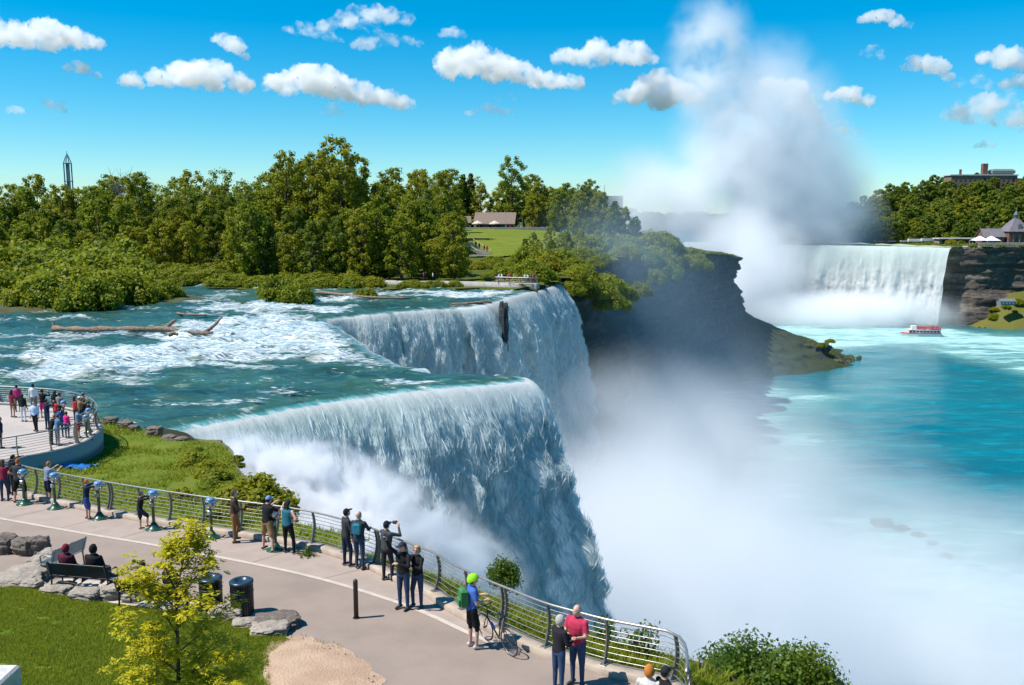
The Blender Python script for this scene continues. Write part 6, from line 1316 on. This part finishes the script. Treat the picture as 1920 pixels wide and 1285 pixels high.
def coach(label, px, d, c, L, hgt=3.0):
    x_ = (px - 960) / F * d; e = thing('parked_coach' if L > 6 else 'parked_car', label, 'coach' if L > 6 else 'car', (x_, d, zh(x_, d) + .3)); m_ = plain('car_paint', c, .35, .05)
    MB().box((0, 0, hgt * .5 + .25), (L, 2.3, hgt * .62), 0, .15).build('body', m_, e); MB().box((0, 0, hgt * .86), (L * .8, 2.1, hgt * .36), 0, .12).build('cabin', M_GLASS, e)
    for sx in (-1, 1):
        for sy in (-1, 1): MB().tube([(sx * L * .32, sy * 1.0, .35), (sx * L * .32, sy * 1.2, .35)], .42, 10).build('wheel', M_DARKM, e)
for i, (px, d, c, L) in enumerate([(1712, 622, (.7, .7, .7), 10), (1738, 620, (.55, .6, .66), 11), (1690, 628, (.7, .68, .64), 4.4), (1668, 634, (.3, .3, .32), 4.4), (1650, 640, (.6, .1, .08), 4.4), (1640, 644, (.7, .7, .7), 4.4), (1758, 612, (.72, .72, .7), 4.6)]):
    coach(['white coach on the far terrace', 'pale blue coach on the far terrace', 'cream car parked past the coaches', 'grey car parked past the coaches', 'red car parked past the coaches', 'white car at the end of the parked row', 'white van between coach and pavilion'][i], px, d, c, L, 3.0 if L > 6 else 1.7)
e = thing('cliff_wall', 'grey stone parapet along the far cliff top', 'wall', (0, 0, 0))
for k in range(34):
    x_ = 296 + k * 4.0; y_ = np.interp(x_, [276, 292, 315, 345, 400, 480], [578, 574, 576, 574, 564, 544]); MB().box((x_, y_, -5.2 + .05 * (k % 2)), (3.9, .6, 1.5), 0, .08).build('block', M_STONEW, e)
for i in range(22):
    px = 1755 + i * 8 + R.uniform(-3, 3); d = 578.5 + R.uniform(0, 3) + (1810 - px) * (.05 if px < 1810 else 0); x_ = (px - 960) / F * d; cn, cc = TC[i % 8]; tiny('tiny visitor in %s top on the far cliff promenade' % cn, (x_, d, max(zh(x_, d), -6.2)), 0, 1.75, cc, BLACK, DARKH, 'visitors on the far promenade')
# brick institution on the ridge
d = 815.0; x_ = (1833 - 960) / F * d; e = thing('ridge_building', 'long brick building with chimney on the far ridge', 'building', (x_, d, zh(x_, d) - 8)); MB().box((-4, 0, 12), (58, 14, 24)).build('wall', plain('ridge_brick', (.22, .14, .105), .85, .1, .3), e)
rf = MB().box((-4, 0, 24.4), (60, 15, .9)).build('roof', M_TRIM, e); MB().box((-1, 0, 29.5), (4.2, 4.2, 10)).build('chimney', M_FBRICK, rf); gable_ = MB().box((14, 0, 27.2), (20, 10, 5.0), 0, 1.6).build('penthouse', plain('grey_green_roof', (.16, .20, .20), .6), rf); MB().box((-22, 0, 27), (1.6, 1.6, 5)).build('vent_stack', M_FBRICK, rf)
for r_ in range(2):
    for k in range(13): MB().box((-29 + k * 4.2, -7.06, 15.5 + r_ * 5), (1.8, .12, 2.6)).build('window', M_GLASS, e)
e = thing('ridge_building', 'smaller dark block right of the ridge chimney building', 'building', ((1885 - 960) / F * 830, 830, zh((1885 - 960) / F * 830, 830) - 11)); MB().box((0, 0, 12), (16, 10, 24)).build('wall', M_FBRICK, e); MB().box((-2, 0, 25.5), (6, 6, 4)).build('roof_house', M_SLATE, e)
for k in range(4): MB().box((-5.4 + k * 3.6, -5.06, 19), (1.6, .1, 2.6)).build('window', M_GLASS, e)
# service shed on the grassy apron
c = P(1886, 572, 552); e = thing('service_shed', 'small dark shed with windows on the grassy apron', 'shed', (c[0], c[1], c[2])); gable(e, 9, 5, 2.4, 1.2, plain('shed_wall', (.16, .17, .18), .8), M_SLATE, .4)
for k in range(4): MB().box((-3 + k * 2, -2.56, 1.4), (1.2, .1, 1.0)).build('window', M_TRIM, e)
# tour boat
c = W(1727, 630, -56.0); e = thing('tour_boat', 'white tour boat with red upper deck below the horseshoe fall', 'boat', (c[0], c[1], -56.1), D2(172)); M_HULL = plain('boat_white', (.72, .72, .70), .5); M_REDD = plain('boat_red', (.50, .03, .05), .6)
out_ = [(-10.5, 2.6), (-10.5, -2.6), (3, -3.4), (8, -2.4), (11.3, 0), (8, 2.4), (3, 3.4)]
def slab(pts, z0_, z1_, k0=1.0, k1=1.0): n = len(pts); return MB().add([(x * k0, y * k0, z0_) for x, y in pts] + [(x * k1, y * k1, z1_) for x, y in pts], [tuple(range(n))[::-1], tuple(range(n, 2 * n))] + [(i, (i + 1) % n, n + (i + 1) % n, n + i) for i in range(n)])
slab(out_, -.4, 1.6, .88, 1.0).build('hull', M_HULL, e); slab(out_, 1.6, 1.95, 1.01, 1.01).build('rubbing_strake', M_REDD, e); slab([(x * .9 - .6, y * .84) for x, y in out_], 1.95, 3.7).build('lower_deck', M_HULL, e); slab([(x * .92 - .8, y * .95) for x, y in out_], 3.7, 3.95).build('upper_deck', M_HULL, e)
for k in range(9): MB().box((-8.6 + k * 1.9, 0, 2.9), (1.2, 5.75, .8)).build('window', M_GLASS, e)
MB().box((4.4, 0, 5.0), (2.6, 2.8, 2.1), 0, .2).build('wheelhouse', M_HULL, e); MB().tube([(3.6, 0, 6), (3.4, 0, 10)], .10, 6).build('mast', M_HULL, e); MB().tube([(3.45, -1, 8.6), (3.45, 1, 8.6)], .07, 5).build('crosstree', M_HULL, e)
for s in (-1, 1): MB().tube([(-10.4, s * 2.4, 4.9), (2, s * 3.1, 4.9), (6.6, s * 2.2, 4.9)], .06, 5).build('guard_rail', M_HULL, e)
pm = MB()
for i in range(150):
    x_ = R.uniform(-10, 2.6); y_ = R.uniform(-2.6, 2.6); h_ = R.uniform(1.4, 1.75); pm.lathe([(.26, 0), (.32, .5), (.24, h_ - .4), (.08, h_ - .3)], (x_, y_, 3.96), 6); pm.ball((x_, y_, 3.96 + h_ - .16), (.13, .13, .17), 6, 4)
o = pm.build('passengers', M_REDD); o.location = e.location; o.rotation_euler = e.rotation_euler; tag(o, 'crowd in red ponchos packed on the boat deck', 'crowd', None, 'stuff')
# ================================================================== MIST AND CLOUDS
def mist_mat(name, dens, nscale, lo, hi, edge, col=(.97, .98, 1.0), aniso=.15, detail=3.0, step=1.0):
    m, nt, out = newmat(name); m.cycles.volume_step_rate = step
    tc = nt.nodes.new('ShaderNodeTexCoord'); g = nt.nodes.new('ShaderNodeNewGeometry')
    n1 = noise(nt, g.outputs['Position'], nscale, detail, .55, .0)
    L = ND(nt, 'ShaderNodeVectorMath', {0: tc.outputs['Object']}, operation='LENGTH').outputs['Value']
    wob = math_(nt, 'ADD', L, math_(nt, 'MULTIPLY', math_(nt, 'SUBTRACT', n1, .5), edge))
    fall = ramp(nt, wob, .98, .15)
    d = math_(nt, 'MULTIPLY', fall, ramp(nt, n1, lo, hi)); d = math_(nt, 'MULTIPLY', d, ramp(nt, L, 1.0, .85))
    pv = ND(nt, 'ShaderNodeVolumePrincipled', {'Color': c4(col), 'Density': math_(nt, 'MULTIPLY', d, dens), 'Anisotropy': aniso})
    nt.links.new(pv.outputs[0], out.inputs['Volume']); return m
def ico_mesh(name, sub=3):
    bm = bmesh.new(); bmesh.ops.create_icosphere(bm, subdivisions=sub, radius=1.0); me = bpy.data.meshes.new(name); bm.to_mesh(me); bm.free(); return me
def mist(label, px, py, d, rad, dens, nscale, lo=.32, hi=.62, edge=.9, z=None, detail=3.0, step=1.0, col=(.97, .98, 1.0)):
    c = P(px, py, d)
    if z is not None: c[2] = z
    o = link('mist', ico_mesh('mist'), mist_mat('mist', dens, nscale, lo, hi, edge, col, detail=detail, step=step), None, c); o.scale = rad
    return tag(o, label, 'mist', None, 'stuff')
# gorge mist, nearest first: (pixel, distance, radii, density)
mist('thick white mist filling the gorge below the near fall', 1210, 1180, 100, (34, 46, 26), .150, .055, .26, .58, 1.1, detail=5)
mist('pale mist spreading over the gorge bottom', 1620, 1240, 122, (74, 52, 20), .105, .05, .27, .58, 1.1, detail=5)
mist('mist rising between the near fall and the far cliff', 1180, 880, 150, (30, 52, 24), .060, .06, .28, .64, 1.2, detail=5)
mist('mist hanging over the gorge water', 1430, 930, 180, (50, 60, 20), .038, .05, .3, .66, 1.2, detail=5)
mist('mist drifting over the turquoise water', 1800, 1010, 190, (60, 50, 12), .050, .05, .3, .62, 1.2, detail=5)
mist('mist bank hiding the foot of the island cliff', 1270, 815, 225, (48, 70, 22), .045, .05, .28, .64, 1.2, detail=5)
mist('thin haze in front of the island cliff, coloured blue like shaded mist', 1200, 620, 235, (46, 85, 40), .0060, .02, .2, .7, .9, col=(.55, .76, .98))  # blue of sky-lit shade put into the scatter colour of sunlit haze
mist('haze over the bushy slope beside the cliff, with shade blue in its colour', 1150, 480, 232, (26, 46, 24), .0085, .03, .25, .7, 1.0, col=(.60, .80, .98))  # scatter colour again tinted with the blue of shade
mist('wisps drifting past the boulder slope', 1330, 720, 300, (52, 80, 26), .0085, .03, .3, .7, 1.1, detail=5, col=(.72, .86, .98))
# horseshoe plume
mist('white spray boiling at the foot of the horseshoe fall', 1600, 588, 570, (90, 34, 19), .17, .05, .25, .6, .8, detail=5)
mist('white mist hiding the near end of the horseshoe fall', 1400, 530, 600, (50, 46, 58), .12, .032, .25, .62, 1.0, detail=5)
mist('lower body of the mist plume', 1450, 400, 640, (94, 55, 80), .085, .026, .30, .62, 1.1, detail=5)
mist('middle of the mist plume leaning left', 1425, 262, 640, (72, 46, 82), .125, .03, .34, .64, 1.3, detail=5)
mist('torn upper end of the mist plume', 1330, 110, 640, (38, 32, 58), .15, .04, .40, .66, 1.5, detail=6)
mist('thin veil left of the mist plume', 1228, 385, 640, (56, 40, 50), .080, .026, .3, .66, 1.2, detail=5)
mist('broad right flank of the mist plume', 1530, 350, 640, (48, 44, 54), .050, .028, .30, .64, 1.2, detail=5)
mist('thin veil drifting right of the mist plume', 1540, 440, 640, (44, 50, 42), .034, .026, .3, .66, 1.2, detail=5)
# bursting spray of the near fall
for i, (px, py, d, r, dn) in enumerate([(430, 872, 56.5, (4.2, 4, 2.4), .6), (520, 900, 57, (5.5, 4.5, 3.4), .7), (610, 945, 57, (5.5, 5, 4.4), .7), (700, 1000, 56, (5.5, 5, 5.0), .7), (800, 1060, 56, (5.0, 5, 4.8), .6), (890, 1120, 57, (4.2, 5, 4.6), .5), (620, 1050, 53, (6, 5, 5), .6)]):
    mist(['burst of white spray beside the grass bank', 'white spray billowing below the mint green lip', 'brightest billow of spray in front of the near fall', 'white spray behind the men at the railing', 'spray thrown up behind the photographing couple', 'ragged spray behind the cyclist', 'spray boiling low behind the railing'][i], px, py, d, tuple(q * 1.12 for q in r), dn * 2.4, .50, .42, .57, 1.5, detail=6, step=.55)

def cloud_mat(name, dens, lo, hi):
    m, nt, out = newmat(name); g = nt.nodes.new('ShaderNodeNewGeometry'); n1 = noise(nt, g.outputs['Position'], .016, 5, .6)
    pv = ND(nt, 'ShaderNodeVolumePrincipled', {'Color': (.99, .99, 1, 1), 'Density': math_(nt, 'MULTIPLY', ramp(nt, n1, lo, hi), dens), 'Anisotropy': .2}); nt.links.new(pv.outputs[0], out.inputs['Volume'])
    m.cycles.volume_step_rate = .45; return m
M_CLOUD = cloud_mat('cloud', .034, .36, .60); M_CLOUD2 = cloud_mat('thin_cloud', .022, .42, .66)
CD = 3600.0; MPP = CD / F
def cloud(label, cx, cy, w_, h_, slope=0.0, seed=0, thin=False, top=None):
    """cumulus: a flat base and heaped tops; slope tilts the long axis (pixels down per pixel right)"""
    rnd = np.random.default_rng(seed); m = MB(); W2, H2 = w_ * MPP / 2, h_ * MPP; k = int(10 + w_ / 6)
    for i in range(k):
        u = rnd.uniform(-1, 1); env = (1 - abs(u) ** 1.8) ** .8 if top is None else np.interp(u, [-1, -.6, -.2, .2, .6, 1], top)
        r = H2 * rnd.uniform(.16, .34) * (.45 + .55 * env) + 4; z = -H2 * .42 + r * .5 + max(0, H2 * .85 * env - r) * rnd.uniform(0, 1)
        m.ball((u * W2, rnd.uniform(-1, 1) * W2 * .45 * (.3 + env * .7), z - u * W2 * slope), (r * 1.35, r * 1.35, r * .95), 12, 8)
    vx = max(2.6, w_ * MPP / 120); me = remesh(m.mesh('cloud'), vx)
    s = 1 / max(16, H2 * .35)
    displace(me, lambda c: (fbm(c * s + seed * 7.7, 4, seed) - .5) * H2 * .42 + (fbm(c * s * 4 + 3, 3, seed + 2) - .5) * H2 * .26)
    o = link('cloud', me, M_CLOUD2 if thin else M_CLOUD, None, P(cx, cy, CD)); return tag(o, label, 'cloud', 'fair weather clouds')
CL = [('long grey-bellied cloud high in the corner of the sky', 75, 62, 205, 52, .02, 0, None), ('long low white cloud above the tall park tower side of the woods', 350, 138, 235, 56, .03, 0, [.05, .35, .7, 1, .8, .2]), ('broad white cloud sloping down to a point over the tallest trees', 640, 158, 235, 62, .12, 0, [.5, 1, .9, .7, .5, .1]),
      ('grey scrap hanging under the broad sloping cloud', 632, 207, 72, 26, .1, 1, None), ('big white cloud left of the mist plume, lower of two', 955, 122, 235, 66, .11, 0, [.6, 1, .8, .55, .4, .15]), ('big white cloud left of the mist plume, upper of two', 1135, 94, 175, 48, .02, 0, [.2, .6, 1, .9, .7, .2]),
      ('small leaning cloud between the two long clouds', 433, 78, 52, 34, .55, 0, None), ('small wedge cloud under the grey-bellied cloud', 155, 128, 64, 24, .25, 0, None), ('ragged high cloud, topmost of three bars', 690, 32, 170, 38, -.06, 1, None), ('ragged high cloud, lowest of three bars', 722, 74, 125, 28, -.04, 1, None), ('ragged high wisp trailing left of three bars', 590, 58, 100, 26, .2, 1, None),
      ('small flat cloud above the big cloud pair', 850, 61, 48, 18, .05, 1, None), ('low bar of cloud over the lodge woods', 920, 206, 95, 20, -.05, 1, None), ('tiny cloud over the low bar', 956, 180, 58, 16, -.05, 1, None), ('cloud half hidden behind the mist plume', 1235, 165, 160, 58, .0, 0, None), ('cloud slanting down behind the right side of the plume', 1480, 175, 95, 60, .55, 0, None),
      ('flat cloud trailing below the slanting cloud', 1570, 237, 80, 28, .05, 1, None), ('crisp little white cloud right of the plume', 1585, 177, 90, 32, .1, 0, [.2, .5, 1, .9, .6, .3]), ('small high cloud with pointed ends', 1662, 33, 86, 28, .15, 0, None), ('tiny puff below the pointed cloud', 1637, 96, 36, 22, .2, 1, None), ('slanting cloud over the far hill, left of a cluster', 1740, 122, 88, 36, .25, 0, None),
      ('white cloud at the top of the cluster over the far hill', 1885, 108, 100, 38, .15, 0, None), ('ragged cloud in the middle of the cluster over the far hill', 1830, 150, 70, 30, .05, 1, None), ('wide ragged cloud at the base of the cluster over the far hill', 1850, 205, 170, 60, .12, 1, None), ('white cloud filling the edge of the cluster over the far hill', 1920, 150, 80, 36, .1, 0, None), ('faint pair of puffs low over the woods', 100, 195, 45, 26, .3, 1, None), ('faint round puff low over the woods', 28, 204, 26, 18, 0, 1, None), ('faint puff low over the far hill', 1848, 271, 34, 14, 0, 1, None)]
for i, (lb, cx, cy_, w_, h_, sl, th, tp) in enumerate(CL): cloud(lb, cx, cy_, w_, h_, sl, i + 1, bool(th), tp)
